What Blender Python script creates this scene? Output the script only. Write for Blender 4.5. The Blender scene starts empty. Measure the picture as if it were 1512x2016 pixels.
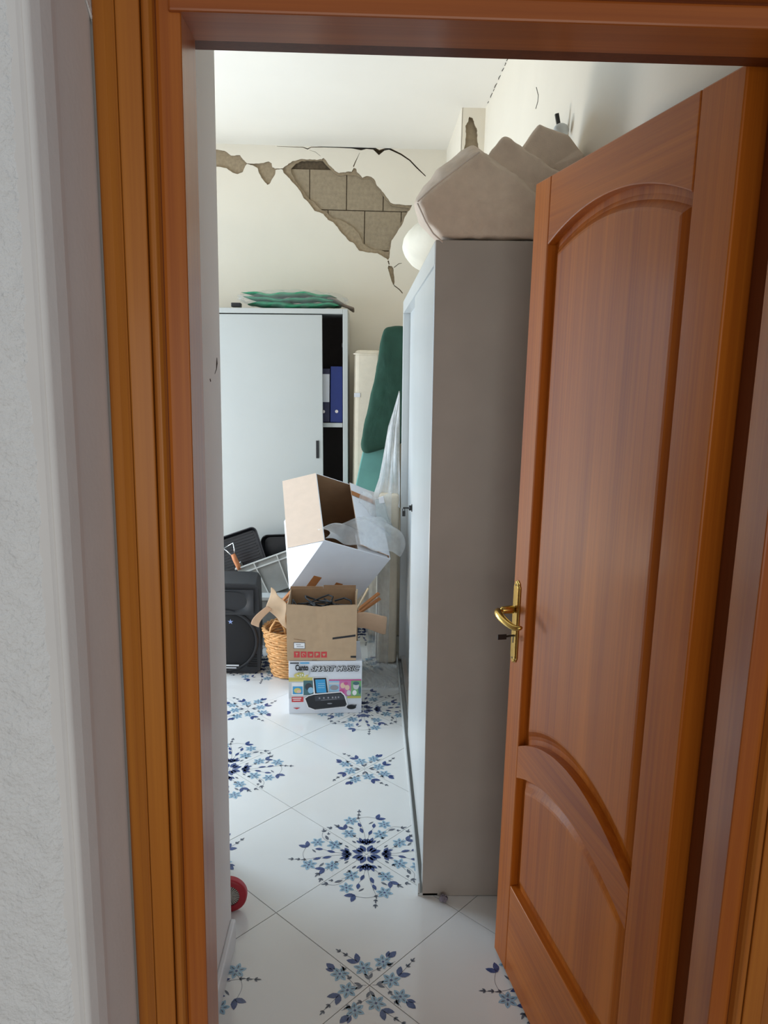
import bpy, bmesh, math, random
from mathutils import Vector, Matrix
from mathutils.geometry import tessellate_polygon, delaunay_2d_cdt
random.seed(7)
S = bpy.context.scene
COL = S.collection

# ------------------------------------------------------------------ camera
F_PX, PITCH, YAW, ROLL, EYE = 1488.58, .189, .0231, .0209, 1.6584
_f = Vector((math.sin(YAW)*math.cos(PITCH), math.cos(YAW)*math.cos(PITCH), -math.sin(PITCH)))
_r = Vector((math.cos(YAW), -math.sin(YAW), 0)); _u = _r.cross(_f)
CR = _r*math.cos(ROLL) + _u*math.sin(ROLL); CU = -_r*math.sin(ROLL) + _u*math.cos(ROLL)
cd = bpy.data.cameras.new('camera'); cd.sensor_fit = 'HORIZONTAL'; cd.sensor_width = 36
cd.lens = F_PX/1512*36; cd.clip_start = .02; cd.clip_end = 60
cam = bpy.data.objects.new('camera', cd); COL.objects.link(cam)
cam.matrix_world = Matrix(((CR.x, CU.x, -_f.x, 0), (CR.y, CU.y, -_f.y, 0), (CR.z, CU.z, -_f.z, EYE), (0, 0, 0, 1)))
S.camera = cam

# ------------------------------------------------------------------ world, lights, exposure
w = bpy.data.worlds.new('sky'); S.world = w; w.use_nodes = True
bg = w.node_tree.nodes['Background']; bg.inputs[0].default_value = (.80, .89, 1, 1); bg.inputs[1].default_value = .34
def area(name, loc, target, sx, sy, power, col):
    l = bpy.data.lights.new(name, 'AREA'); l.shape = 'RECTANGLE'; l.size = sx; l.size_y = sy
    l.energy = power; l.color = col
    o = bpy.data.objects.new(name, l); COL.objects.link(o); o.location = loc
    o.rotation_euler = (Vector(target)-Vector(loc)).to_track_quat('-Z', 'Y').to_euler()
    return o
area('window_daylight', (-2.50, 3.90, 1.30), (0, 3.55, .75), 1.25, 2.0, 62, (.52, .75, 1))
area('sunlit_balcony_bounce', (-2.50, 3.90, .45), (.2, 3.6, 2.6), 1.2, .5, 40, (1, .87, .72))
area('hall_daylight', (.25, -1.8, 1.3), (0, 1.1, 1.6), 2.3, 1.2, 23, (1, .94, .85))
vs = S.view_settings
vs.view_transform = 'Standard'; vs.look = 'None'; vs.gamma = 1; vs.use_curve_mapping = False
vs.exposure = .0

# ------------------------------------------------------------------ helpers
def at(px, py, Y):                       # the point of the plane y = Y seen at a pixel
    d = _f + CR*((px-756)/F_PX) - CU*((py-1008)/F_PX)
    return Vector((d.x*Y/d.y, Y, EYE + d.z*Y/d.y))

class MB:
    def __init__(s): s.v = []; s.f = []; s.m = []
    def add(s, vs_, fs, mi=0):
        n = len(s.v); s.v += [tuple(p) for p in vs_]
        s.f += [tuple(i+n for i in f) for f in fs]; s.m += [mi]*len(fs); return s
    def box(s, x0, x1, y0, y1, z0, z1, mi=0, M=None):
        p = [Vector((x, y, z)) for z in (z0, z1) for y in (y0, y1) for x in (x0, x1)]
        if M is not None: p = [M @ q for q in p]
        return s.add(p, [(0, 2, 3, 1), (4, 5, 7, 6), (0, 1, 5, 4), (2, 6, 7, 3), (0, 4, 6, 2), (1, 3, 7, 5)], mi)
    def loft(s, A, B, mi=0, caps=True):   # two equal rings
        n = len(A); fs = [(i, (i+1) % n, n+(i+1) % n, n+i) for i in range(n)]
        s.add(list(A)+list(B), fs, mi)
        if caps:
            for R, rev in ((A, True), (B, False)):
                t = tessellate_polygon([[Vector(p) for p in R]])
                s.add(R, [tuple(reversed(q)) if rev else tuple(q) for q in t], mi)
        return s
    def prism_y(s, pts, y0, y1, mi=0):    # polygon of (x, z) pulled along y
        return s.loft([(x, y0, z) for x, z in pts], [(x, y1, z) for x, z in pts], mi)
    def prism_z(s, pts, z0, z1, mi=0):
        return s.loft([(x, y, z0) for x, y in pts], [(x, y, z1) for x, y in pts], mi)
    def prism_x(s, pts, x0, x1, mi=0):
        return s.loft([(x0, y, z) for y, z in pts], [(x1, y, z) for y, z in pts], mi)
    def tube(s, pts, r, n=8, mi=0, closed=False):
        pts = [Vector(p) for p in pts]; N = len(pts); rings = []
        up = None
        for i, p in enumerate(pts):
            if closed: t = pts[(i+1) % N]-pts[i-1]
            else: t = pts[min(i+1, N-1)]-pts[max(i-1, 0)]
            t.normalize()
            if up is None: up = t.orthogonal().normalized()
            up = (up - t*up.dot(t))
            up = up.normalized() if up.length > 1e-5 else t.orthogonal().normalized()
            b = t.cross(up); rr = r[i] if isinstance(r, (list, tuple)) else r
            rings.append([p+(up*math.cos(a)+b*math.sin(a))*rr for a in [2*math.pi*k/n for k in range(n)]])
        vs_ = [q for R in rings for q in R]; fs = []
        for i in range(N if closed else N-1):
            j = (i+1) % N
            fs += [(i*n+k, i*n+(k+1) % n, j*n+(k+1) % n, j*n+k) for k in range(n)]
        if not closed: fs += [tuple(reversed(range(n))), tuple((N-1)*n+k for k in range(n))]
        return s.add(vs_, fs, mi)
    def lathe(s, prof, n=32, mi=0, M=None, caps=True):   # profile (r, z)
        vs_ = [Vector((r*math.cos(2*math.pi*k/n), r*math.sin(2*math.pi*k/n), z)) for r, z in prof for k in range(n)]
        if M is not None: vs_ = [M @ q for q in vs_]
        fs = [(i*n+k, i*n+(k+1) % n, (i+1)*n+(k+1) % n, (i+1)*n+k) for i in range(len(prof)-1) for k in range(n)]
        if caps: fs += [tuple(reversed(range(n))), tuple((len(prof)-1)*n+k for k in range(n))]
        return s.add(vs_, fs, mi)
    def grid(s, fn, nu, nv, mi=0):
        vs_ = [fn(i/nu, j/nv) for j in range(nv+1) for i in range(nu+1)]
        fs = [(j*(nu+1)+i, j*(nu+1)+i+1, (j+1)*(nu+1)+i+1, (j+1)*(nu+1)+i) for j in range(nv) for i in range(nu)]
        return s.add(vs_, fs, mi)
    def mesh(s, name, mats):
        me = bpy.data.meshes.new(name); me.from_pydata(s.v, [], s.f)
        for m in (mats if isinstance(mats, (list, tuple)) else [mats]): me.materials.append(m)
        for p, mi in zip(me.polygons, s.m): p.material_index = mi
        bm = bmesh.new(); bm.from_mesh(me); bmesh.ops.remove_doubles(bm, verts=bm.verts, dist=1e-6)
        bmesh.ops.recalc_face_normals(bm, faces=bm.faces); bm.to_mesh(me); bm.free()
        return me
    def build(s, name, mats, parent=None, bevel=0, smooth=False, seg=2):
        o = bpy.data.objects.new(name, s.mesh(name, mats)); COL.objects.link(o)
        if parent is not None: o.parent = parent
        if smooth:
            for p in o.data.polygons: p.use_smooth = True
        if bevel:
            b = o.modifiers.new('bevel', 'BEVEL'); b.width = bevel; b.segments = seg; b.limit_method = 'ANGLE'; b.angle_limit = .6
            b.harden_normals = False
        return o

def tag(o, label=None, cat=None, group=None, kind=None):
    if label: o['label'] = label
    if cat: o['category'] = cat
    if group: o['group'] = group
    if kind: o['kind'] = kind
    return o
def thing(name, label, cat, loc=(0, 0, 0), rot=(0, 0, 0), group=None, kind=None):
    o = bpy.data.objects.new(name, None); COL.objects.link(o); o.empty_display_size = .1
    o.location = loc; o.rotation_euler = rot
    return tag(o, label, cat, group, kind)
def struct(o, label, cat): return tag(o, label, cat, None, 'structure')
def soften(o, sub=2, amp=0, size=.1, simple=False, thick=0):
    if thick:
        t = o.modifiers.new('thick', 'SOLIDIFY'); t.thickness = thick; t.offset = 0
    m = o.modifiers.new('sub', 'SUBSURF'); m.levels = sub; m.render_levels = sub
    if simple: m.subdivision_type = 'SIMPLE'
    if amp:
        tx = bpy.data.textures.new(o.name+'_folds', 'CLOUDS'); tx.noise_scale = size
        d = o.modifiers.new('folds', 'DISPLACE'); d.texture = tx; d.strength = amp; d.texture_coords = 'GLOBAL'
    for p in o.data.polygons: p.use_smooth = True
    return o
def text_mesh(name, body, mat, parent, M, size, offset=0, shear=0, spacing=1, align='LEFT', width=None):
    c = bpy.data.curves.new(name, 'FONT'); c.body = body; c.size = size; c.offset = offset; c.shear = shear
    c.space_character = spacing; c.align_x = align; c.resolution_u = 3
    t = bpy.data.objects.new(name+'_tmp', c); COL.objects.link(t)
    me = bpy.data.meshes.new_from_object(t.evaluated_get(bpy.context.evaluated_depsgraph_get()))
    bpy.data.objects.remove(t)
    me.name = name; me.materials.clear(); me.materials.append(mat)
    if width:
        xs = [v.co.x for v in me.vertices]; k = width/(max(xs)-min(xs))
        for v in me.vertices: v.co.x = (v.co.x-min(xs))*k
    o = bpy.data.objects.new(name, me); COL.objects.link(o); o.parent = parent; o.matrix_local = M
    return o

# ------------------------------------------------------------------ materials
def lin(r, g, b):
    return tuple(((c/255)/12.92 if c <= 10 else ((c/255+.055)/1.055)**2.4) for c in (r, g, b))
def nodes(name):
    m = bpy.data.materials.new(name); m.use_nodes = True
    return m, m.node_tree.nodes, m.node_tree.links, m.node_tree.nodes['Principled BSDF']
def plain(name, rgb, rough=.5, metal=0, var=.06, scale=30, bump=0, bscale=200, coat=0, spec=.5):
    m, N, L, p = nodes(name)
    p.inputs['Roughness'].default_value = rough; p.inputs['Metallic'].default_value = metal
    p.inputs['Coat Weight'].default_value = coat; p.inputs['Specular IOR Level'].default_value = spec
    tc = N.new('ShaderNodeTexCoord')
    nz = N.new('ShaderNodeTexNoise'); nz.inputs['Scale'].default_value = scale; nz.inputs['Detail'].default_value = 4
    L.new(tc.outputs['Object'], nz.inputs['Vector'])
    cr = N.new('ShaderNodeValToRGB'); c = lin(*rgb)
    cr.color_ramp.elements[0].position = .3; cr.color_ramp.elements[1].position = .7
    cr.color_ramp.elements[0].color = tuple(max(0, x*(1-var)) for x in c)+(1,)
    cr.color_ramp.elements[1].color = tuple(min(1, x*(1+var)) for x in c)+(1,)
    L.new(nz.outputs['Fac'], cr.inputs['Fac']); L.new(cr.outputs['Color'], p.inputs['Base Color'])
    if bump:
        n2 = N.new('ShaderNodeTexNoise'); n2.inputs['Scale'].default_value = bscale; n2.inputs['Detail'].default_value = 5
        L.new(tc.outputs['Object'], n2.inputs['Vector'])
        b = N.new('ShaderNodeBump'); b.inputs['Strength'].default_value = bump; b.inputs['Distance'].default_value = .004
        L.new(n2.outputs['Fac'], b.inputs['Height']); L.new(b.outputs['Normal'], p.inputs['Normal'])
    return m
def wood(name, light, dark, axis='Z', rough=.42, coat=.05, fine=110, broad=9):
    m, N, L, p = nodes(name)
    p.inputs['Roughness'].default_value = rough; p.inputs['Coat Weight'].default_value = coat; p.inputs['Coat Roughness'].default_value = .16; p.inputs['Specular IOR Level'].default_value = .28
    tc = N.new('ShaderNodeTexCoord')
    def ns(sc, stretch, det):
        mp = N.new('ShaderNodeMapping'); mp.vector_type = 'POINT'
        k = [sc, sc, sc]; k['XYZ'.index(axis)] = sc*stretch; mp.inputs['Scale'].default_value = k
        L.new(tc.outputs['Object'], mp.inputs['Vector'])
        n = N.new('ShaderNodeTexNoise'); n.inputs['Scale'].default_value = 1; n.inputs['Detail'].default_value = det
        n.inputs['Roughness'].default_value = .6
        L.new(mp.outputs['Vector'], n.inputs['Vector']); return n
    a = ns(fine, .012, 5); b = ns(broad, .06, 2)
    mx = N.new('ShaderNodeMix'); mx.data_type = 'FLOAT'; mx.inputs[0].default_value = .6
    L.new(a.outputs['Fac'], mx.inputs[2]); L.new(b.outputs['Fac'], mx.inputs[3])
    cr = N.new('ShaderNodeValToRGB')
    cr.color_ramp.elements[0].position = .34; cr.color_ramp.elements[1].position = .66
    cr.color_ramp.elements[0].color = lin(*dark)+(1,); cr.color_ramp.elements[1].color = lin(*light)+(1,)
    L.new(mx.outputs[0], cr.inputs['Fac']); L.new(cr.outputs['Color'], p.inputs['Base Color'])
    return m
def film(name, tint=(.93, .95, .96), density=.3, rough=.18, milky=.5):
    m, N, L, p = nodes(name); out = N['Material Output']
    p.inputs['Base Color'].default_value = tint+(1,); p.inputs['Roughness'].default_value = rough
    tr = N.new('ShaderNodeBsdfTransparent'); tr.inputs[0].default_value = (.97, .975, .98, 1)
    tl = N.new('ShaderNodeBsdfTranslucent'); tl.inputs[0].default_value = tint+(1,)
    m1 = N.new('ShaderNodeMixShader'); m1.inputs[0].default_value = milky
    L.new(p.outputs[0], m1.inputs[1]); L.new(tl.outputs[0], m1.inputs[2])
    tc = N.new('ShaderNodeTexCoord'); nz = N.new('ShaderNodeTexNoise'); nz.inputs['Scale'].default_value = 22; nz.inputs['Detail'].default_value = 3
    L.new(tc.outputs['Object'], nz.inputs['Vector'])
    mr = N.new('ShaderNodeMapRange'); mr.inputs['From Min'].default_value = .35; mr.inputs['From Max'].default_value = .7
    mr.inputs['To Min'].default_value = density*.88; mr.inputs['To Max'].default_value = min(1, density*1.12)
    L.new(nz.outputs['Fac'], mr.inputs['Value'])
    m2 = N.new('ShaderNodeMixShader'); L.new(mr.outputs[0], m2.inputs[0])
    L.new(tr.outputs[0], m2.inputs[1]); L.new(m1.outputs[0], m2.inputs[2]); L.new(m2.outputs[0], out.inputs['Surface'])
    return m

DOOR_L, DOOR_D = (204, 117, 32), (154, 76, 17)
M_DOORZ = wood('door_wood_upright', DOOR_L, DOOR_D, 'Z')
M_DOORX = wood('door_wood_lying', DOOR_L, DOOR_D, 'X')
M_CASE = wood('casing_wood', (196, 124, 44), (164, 94, 32), 'Z', rough=.4, coat=.12)
M_CASEX = wood('casing_wood_lying', (182, 104, 46), (146, 76, 34), 'X', rough=.36, coat=.25)
M_JAMB = wood('jamb_wood', (196, 118, 46), (158, 84, 34), 'Z', rough=.28, coat=.08)
M_JAMB.node_tree.nodes['Principled BSDF'].inputs['Coat IOR'].default_value = 1.5
M_GAP = wood('rebate_wood', (120, 60, 26), (96, 44, 18), 'Z')
M_PLASTER = plain('white_plaster', (238, 229, 212), .85, var=.02, scale=3, bump=.08, bscale=60)
M_CEIL = plain('ceiling_paint', (241, 236, 226), .9, var=.015, scale=2)
M_STUB = plain('partition_plaster', (226, 222, 220), .8, var=.02, scale=4, bump=.06, bscale=80)
M_ROUGH = plain('rough_plaster', (232, 232, 230), .8, var=.03, scale=60, bump=1, bscale=170)
M_REVEAL = plain('reveal_plaster', (224, 221, 217), .8, var=.03, scale=8, bump=.12, bscale=90)
M_RAW = plain('broken_plaster_edge', (160, 142, 116), .95, var=.15, scale=60, bump=.5, bscale=120)
M_BLOCK = plain('tuff_block', (158, 142, 118), .95, var=.12, scale=45, bump=.6, bscale=160)
M_MORTAR = plain('old_mortar', (92, 78, 60), .95, var=.25, scale=60, bump=.6)
M_CRACK = plain('crack_shadow', (60, 52, 44), .95)
M_TILE = plain('glazed_tile', (224, 225, 223), .14, var=.012, scale=5, coat=.2)
M_GROUT = plain('grout', (128, 112, 98), .9)
M_INK1 = plain('ink_dark_blue', (66, 82, 128), .2, var=.2, scale=150)
M_INK2 = plain('ink_light_blue', (144, 178, 200), .2, var=.15, scale=150)
M_INK3 = plain('ink_grey', (98, 104, 116), .2, var=.1)
M_SKIRT = plain('skirting_ceramic', (222, 222, 224), .3, var=.03, scale=9)
M_GREY = plain('grey_enamel', (172, 164, 156), .45, var=.05, scale=7)
M_LEAF = plain('pale_grey_enamel', (200, 204, 204), .3, var=.02, scale=5)
M_LEAF2 = plain('pale_grey_enamel_far', (184, 186, 182), .4, var=.015, scale=4)
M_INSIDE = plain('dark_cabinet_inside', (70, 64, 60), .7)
M_BLACK = plain('black_plastic', (22, 22, 24), .4)
M_RUB = plain('rubber_black', (30, 30, 32), .6)
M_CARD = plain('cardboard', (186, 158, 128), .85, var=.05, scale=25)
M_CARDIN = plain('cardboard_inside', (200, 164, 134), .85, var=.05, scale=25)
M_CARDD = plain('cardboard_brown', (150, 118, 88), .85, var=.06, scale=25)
M_CARDPINK = plain('cardboard_pale', (240, 216, 196), .85, var=.03, scale=20)
M_WCARD = plain('white_carton', (224, 228, 236), .5, var=.02, scale=12)
M_TAPE = plain('brown_tape', (168, 108, 58), .3)
M_CLEAR = film('clear_film', density=.42, milky=.45)
M_CLEAR2 = film('thin_film', density=.36, milky=.35)
M_BAG = film('bag_film', density=.14, milky=.2, rough=.1)
M_MILK = film('milky_film', tint=(.97, .98, .99), density=.93, milky=.5)
M_GLASSY = film('clear_plastic', tint=(.75, .82, .83), density=.5, rough=.08, milky=.3)
M_BEIGE = plain('beige_fabric', (222, 204, 186), .95, var=.05, scale=40, bump=.25, bscale=400)
M_BEIGE2 = plain('beige_fabric_side', (226, 212, 200), .95, var=.04, scale=30, bump=.2, bscale=400)
M_MATT = plain('cream_ticking', (230, 218, 197), .9, var=.05, scale=20, bump=.2, bscale=200)
M_CREAM = plain('cream_pillow', (238, 232, 214), .9, var=.03, scale=20)
M_GREEN = plain('dark_green_sheet', (34, 72, 58), .85, var=.12, scale=14, bump=.25, bscale=30)
M_TEAL = plain('teal_sheet', (104, 158, 150), .85, var=.06, scale=14, bump=.15, bscale=40)
M_MINT = plain('green_cloth', (60, 158, 116), .8, var=.2, scale=20, bump=.3, bscale=60)
M_TAUPE = plain('taupe_cloth', (134, 118, 104), .9, var=.1, scale=30)
M_BINDER = plain('blue_binder', (22, 46, 120), .45, var=.05)
M_NAVY = plain('navy_binder', (34, 34, 66), .5, var=.05)
M_PAPER = plain('paper', (228, 228, 232), .7, var=.02)
M_GBIN = plain('grey_plastic_bin', (150, 152, 148), .45, var=.04)
M_GBINR = plain('pale_plastic_rim', (212, 214, 210), .4, var=.03)
M_PAN = plain('black_enamel_pan', (24, 24, 28), .3, var=.1)
M_STEEL = plain('steel_wire', (200, 200, 200), .25, metal=1)
M_GRIP = wood('grip_wood', (206, 142, 98), (178, 110, 70), 'Z', rough=.5, coat=0)
M_WICK = plain('wicker', (218, 164, 104), .55, var=.25, scale=60, bump=.3)
M_STICK = wood('stick_wood', (196, 134, 84), (150, 92, 52), 'X', rough=.5, coat=0)
M_PALESTICK = plain('pale_wood', (206, 184, 150), .6)
M_BRASS = plain('brass', (206, 172, 96), .24, metal=1, var=.06)
M_SPK = plain('speaker_plastic', (32, 33, 37), .55, var=.05, bump=.15, bscale=500)
M_GRILLE = plain('speaker_grille', (10, 11, 16), .7, var=.2, scale=500, bump=.4, bscale=600)
M_RED = plain('red_rubber', (170, 36, 50), .45)
M_HUB = plain('grey_hub', (176, 172, 164), .5)
M_HUBD = plain('hub_gap', (92, 90, 86), .7)
M_LINT = plain('lint', (136, 130, 142), 1, var=.2, scale=200)
def ink(n, rgb, r=.4): return plain('print_'+n, rgb, r, var=.02)
I_WHITE = ink('white', (240, 240, 242)); I_BLACK = ink('black', (26, 28, 34)); I_CYAN = ink('cyan', (62, 160, 214)); I_RED = ink('red', (206, 66, 70))
I_OLIVE = ink('olive', (190, 188, 92)); I_PINK = ink('pink', (206, 120, 176)); I_GREEN = ink('green', (120, 176, 120)); I_TEAL = ink('teal', (74, 112, 118))
I_MAG = ink('magenta', (206, 90, 150)); I_SKY = ink('sky', (150, 196, 224)); I_GREY = ink('grey', (150, 150, 156)); I_YELL = ink('yellow', (214, 200, 120)); I_SKIN = ink('skin', (232, 196, 176))
I_DG = ink('dark_grey', (58, 62, 70)); I_LG = ink('light_grey', (206, 208, 212))

# ------------------------------------------------------------------ floor: grout bed, glazed tiles laid diagonally, printed motifs
XW, XL, YF, ZC = .60, -2.60, 5.17, 3.03          # right wall, left wall, far wall, ceiling
YJ, YB, YR = 1.025, 1.107, 1.155                # door frame front, stop back, room side
XJL, XJR, ZJ = -.2375, .56, 2.078
floor = MB().box(-2.75, 1.5, -2.6, 5.4, -.08, -.0035).build('floor', M_GROUT)
struct(floor, 'white glazed tile floor laid diagonally with blue floral corner prints', 'floor')
D = .4*math.sqrt(2); OX, OY, TH = .0287, 1.7858, .018
tm = MB().box(-.1988, .1988, -.1988, .1988, -.010, 0)
tile_mesh = tm.mesh('tile', M_TILE)

def motif_mesh():
    mb = MB(); Z = .0005
    def poly(pts, mi, dz=0): mb.add([(x, y, Z+dz) for x, y in pts], [tuple(range(len(pts)))], mi)
    def leaf(x, y, L_, W_, ang, mi=0, dz=0):
        c, s_ = math.cos(ang), math.sin(ang); P = []
        for t, wd in ((0, 0), (.25, .75), (.5, 1), (.8, .6), (1, 0), (.8, -.6), (.5, -1), (.25, -.75)):
            a, b = t*L_, wd*W_/2; P.append((x+a*c-b*s_, y+a*s_+b*c))
        poly(P, mi, dz)
    def stem(pts, wd=.0011):
        P = [Vector(p) for p in pts]
        Q = []
        for i in range(len(P)-1):
            for k in range(4): Q.append(P[i].lerp(P[i+1], k/4))
        Q.append(P[-1])
        # smooth
        for _ in range(3): Q = [Q[0]]+[(Q[i-1]+Q[i]*2+Q[i+1])/4 for i in range(1, len(Q)-1)]+[Q[-1]]
        for i in range(len(Q)-1):
            d = (Q[i+1]-Q[i]); n = Vector((-d.y, d.x)).normalized()*wd/2
            poly([Q[i]+n, Q[i]-n, Q[i+1]-n, Q[i+1]+n], 2)
    def flower(x, y, r, ph=0):
        for k in range(6):
            a = ph+k*math.pi/3
            leaf(x+.12*r*math.cos(a), y+.12*r*math.sin(a), r*.95, r*.56, a, 1)
            leaf(x+.3*r*math.cos(a), y+.3*r*math.sin(a), r*.5, r*.16, a, 2, .0001)
        leaf(x-.16*r, y, r*.32, r*.3, 0, 0, .0002)
    def fan(x, y, ang, s_, mi=0):
        for da, l in ((-.62, .8), (0, 1), (.62, .8)): leaf(x, y, s_*l, s_*.4, ang+da, mi)
    def pair(x, y, ang, s_):
        leaf(x, y, s_, s_*.5, ang+.55, 0); leaf(x, y, s_, s_*.5, ang-.55, 0)
    def sprig(x, y, ang, s_):
        leaf(x, y, s_*.6, s_*.3, ang+.7, 2); leaf(x, y, s_*.6, s_*.3, ang-.7, 2); leaf(x, y, s_, s_*.3, ang, 2)
    # medallion quarter: corner at (+D/2, 0), a = inward distance, b = sideways
    def m(a, b): return (D/2-a, b)
    def MA(ang): return math.pi-ang
    for sg in (-1, 1):
        leaf(*m(.012, sg*.004), .042, .022, MA(sg*.42), 0); leaf(*m(.014, sg*.010), .030, .014, MA(sg*.72), 0)
        fan(*m(.060, sg*.012), MA(sg*.35), .036)
        leaf(*m(.062, sg*.036), .020, .008, MA(sg*.8), 2)
    fan(*m(.052, 0), MA(0), .034)
    stem([m(.05, 0), m(.085, .006), m(.12, .012), m(.15, .028)]); stem([m(.05, 0), m(.10, -.004), m(.15, -.012), m(.185, -.02)])
    stem([m(.05, .005), m(.09, .03), m(.115, .06), m(.13, .085)]); stem([m(.05, -.005), m(.09, -.03), m(.12, -.06), m(.135, -.085)])
    leaf(*m(.108, .010), .032, .014, MA(.35), 0); leaf(*m(.12, -.012), .034, .014, MA(-.25), 0)
    leaf(*m(.150, .028), .030, .014, MA(.1), 0); leaf(*m(.156, -.018), .030, .013, MA(-.35), 0)
    flower(*m(.112, .052), .027, .2); flower(*m(.118, -.062), .026, .5)
    pair(*m(.142, -.076), MA(-.5), .034); sprig(*m(.100, -.038), MA(-.9), .018)
    sprig(*m(.088, .055), MA(1.0), .018)
    stem([m(.112, .052), m(.15, .085), m(.16, .105), m(.155, .13)]); leaf(*m(.135, .080), .030, .012, MA(1.2), 2)
    flower(*m(.172, .068), .025, .1)
    sprig(*m(.150, .128), MA(1.3), .024); sprig(*m(.135, .112), MA(1.5), .016)
    sprig(*m(.16, -.098), MA(-1.0), .024); sprig(*m(.15, -.124), MA(-1.2), .022)
    stem([m(.19, -.05), m(.214, -.025), m(.222, .005), m(.212, .04), m(.20, .055)])
    flower(*m(.196, -.055), .027, .3); pair(*m(.205, .040), MA(.9), .036)
    stem([m(.18, -.02), m(.205, -.026), m(.226, -.028), m(.25, -.026)])
    sprig(*m(.208, -.027), MA(-.1), .018); sprig(*m(.228, -.026), MA(.1), .018); sprig(*m(.25, -.024), MA(.0), .020)
    leaf(*m(.145, -.045), .026, .009, MA(-.9), 2); leaf(*m(.175, .010), .024, .007, MA(.9), 2)
    # small star quarter: corner at (-D/2, 0)
    def s(a, b): return (-D/2+a, b)
    stem([s(.008, 0), s(.03, 0), s(.05, .004)]); leaf(*s(.018, .001), .026, .010, .5, 2); leaf(*s(.022, -.001), .022, .009, -.35, 2)
    flower(*s(.060, .016), .027, .3); flower(*s(.082, -.040), .026, .1)
    pair(*s(.080, .030), .75, .036); leaf(*s(.096, -.056), .034, .020, -.75, 0); leaf(*s(.098, -.050), .026, .012, -.35, 0)
    stem([s(.085, .035), s(.105, .06), s(.125, .085)]); sprig(*s(.106, .062), .85, .019); sprig(*s(.121, .082), .9, .018)
    stem([s(.04, 0), s(.062, -.030), s(.082, -.075)]); sprig(*s(.052, -.022), -1.0, .018); sprig(*s(.068, -.052), -1.1, .020)
    return mb.mesh('floral_print', [M_INK1, M_INK2, M_INK3])
motif = motif_mesh()
for i in range(-6, 3):
    for j in range(-4, 8):
        for (a, b, ang0) in ((i+.5, j, 0), (i, j+.5, math.pi/2)):
            X = OX+D*(a*math.cos(TH)-b*math.sin(TH)); Y = OY+D*(a*math.sin(TH)+b*math.cos(TH))
            if not (-2.72 < X < .9 and .1 < Y < 5.3): continue
            if X < -.75 and Y < 2.15: continue
            if X > .72 and Y > 1.2: continue
            # the medallion stands on nodes with an odd sum: turn local +x towards it
            odd_first = (i+j) % 2 == 1
            ang = ang0 + (math.pi if odd_first else 0) + TH
            t = bpy.data.objects.new('tile', tile_mesh); COL.objects.link(t); t.parent = floor
            t.location = (X, Y, random.uniform(-.0004, .0003)); t.rotation_euler = (0, 0, ang+math.pi/4)
            q = bpy.data.objects.new('floral_print', motif); COL.objects.link(q); q.parent = t
            q.rotation_euler = (0, 0, -math.pi/4)

# ------------------------------------------------------------------ ceiling and walls
struct(MB().box(-2.75, .75, 1.0, 5.35, ZC, ZC+.15).build('ceiling', M_CEIL), 'white painted ceiling of the storage room', 'ceiling')
struct(MB().box(XW, XW+.15, YR, 5.35, 0, ZC).build('wall_right', M_PLASTER), 'white plaster wall behind the grey cabinet and wooden door', 'wall')

# far wall: block masonry, a brown undercoat with a ragged hole, a white plaster coat with a wider hole
wf = MB().box(-2.75, .75, YF+.03, YF+.18, 0, ZC).build('wall_far', M_MORTAR)
struct(wf, 'far cream plaster wall with fallen patch showing bare blocks', 'wall')
def c6(x, y, Y=YF): p = at(420+x/3.436, 270+y/3.436, Y); return (p.x, p.z)
upper = [(-70, 78), (30, 85), (75, 92), (120, 125), (180, 122), (200, 150), (225, 175), (245, 179), (290, 178), (340, 175), (375, 165), (395, 178), (400, 205), (420, 213), (445, 213), (470, 211),
         (495, 192), (520, 175), (535, 163), (560, 158), (600, 148), (625, 151), (650, 149), (700, 154), (735, 150), (745, 139), (760, 155), (780, 185), (800, 203), (820, 225), (850, 243), (880, 238), (915, 232), (935, 235), (950, 208),
         (965, 213), (975, 240), (990, 253), (1010, 276), (1035, 263), (1070, 270), (1090, 288), (1105, 325), (1120, 342), (1150, 375), (1175, 410), (1195, 440), (1215, 451), (1260, 454), (1300, 461), (1345, 459)]
lower = [(1335, 480), (1310, 518), (1290, 555), (1278, 590), (1250, 630), (1225, 672), (1205, 700), (1200, 740), (1194, 780), (1192, 815), (1180, 830), (1150, 810), (1110, 785), (1050, 781), (990, 770), (970, 748), (950, 718), (920, 705), (880, 660),
         (855, 634), (840, 608), (810, 575), (780, 562), (765, 545), (745, 520), (710, 506), (685, 500), (660, 465), (640, 438), (610, 412), (590, 368), (560, 330), (530, 300), (505, 270), (475, 240), (468, 219), (445, 219), (421, 221),
         (418, 250), (400, 280), (385, 310), (365, 323), (345, 300), (325, 275), (310, 245), (300, 210), (270, 192), (245, 185), (227, 181), (212, 205), (200, 235), (165, 250), (130, 240), (90, 210), (30, 200), (-70, 196)]
def jag(pts, amp, sub=3):
    out = []
    for i, p in enumerate(pts):
        q = pts[(i+1) % len(pts)]
        for k in range(sub):
            t = k/sub; x, y = p[0]+(q[0]-p[0])*t, p[1]+(q[1]-p[1])*t
            if k: x += random.uniform(-amp, amp); y += random.uniform(-amp, amp)
            out.append((x, y))
    return out
hole = [c6(*p) for p in jag(upper, 2.2)[:-2] + jag(lower, 2.2)[:-2]]
blob = [c6(*p) for p in jag([(1186, 868), (1205, 872), (1217, 886), (1221, 930), (1226, 975), (1224, 998), (1216, 1000), (1203, 965), (1189, 915), (1179, 885)], 1.5)]
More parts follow.
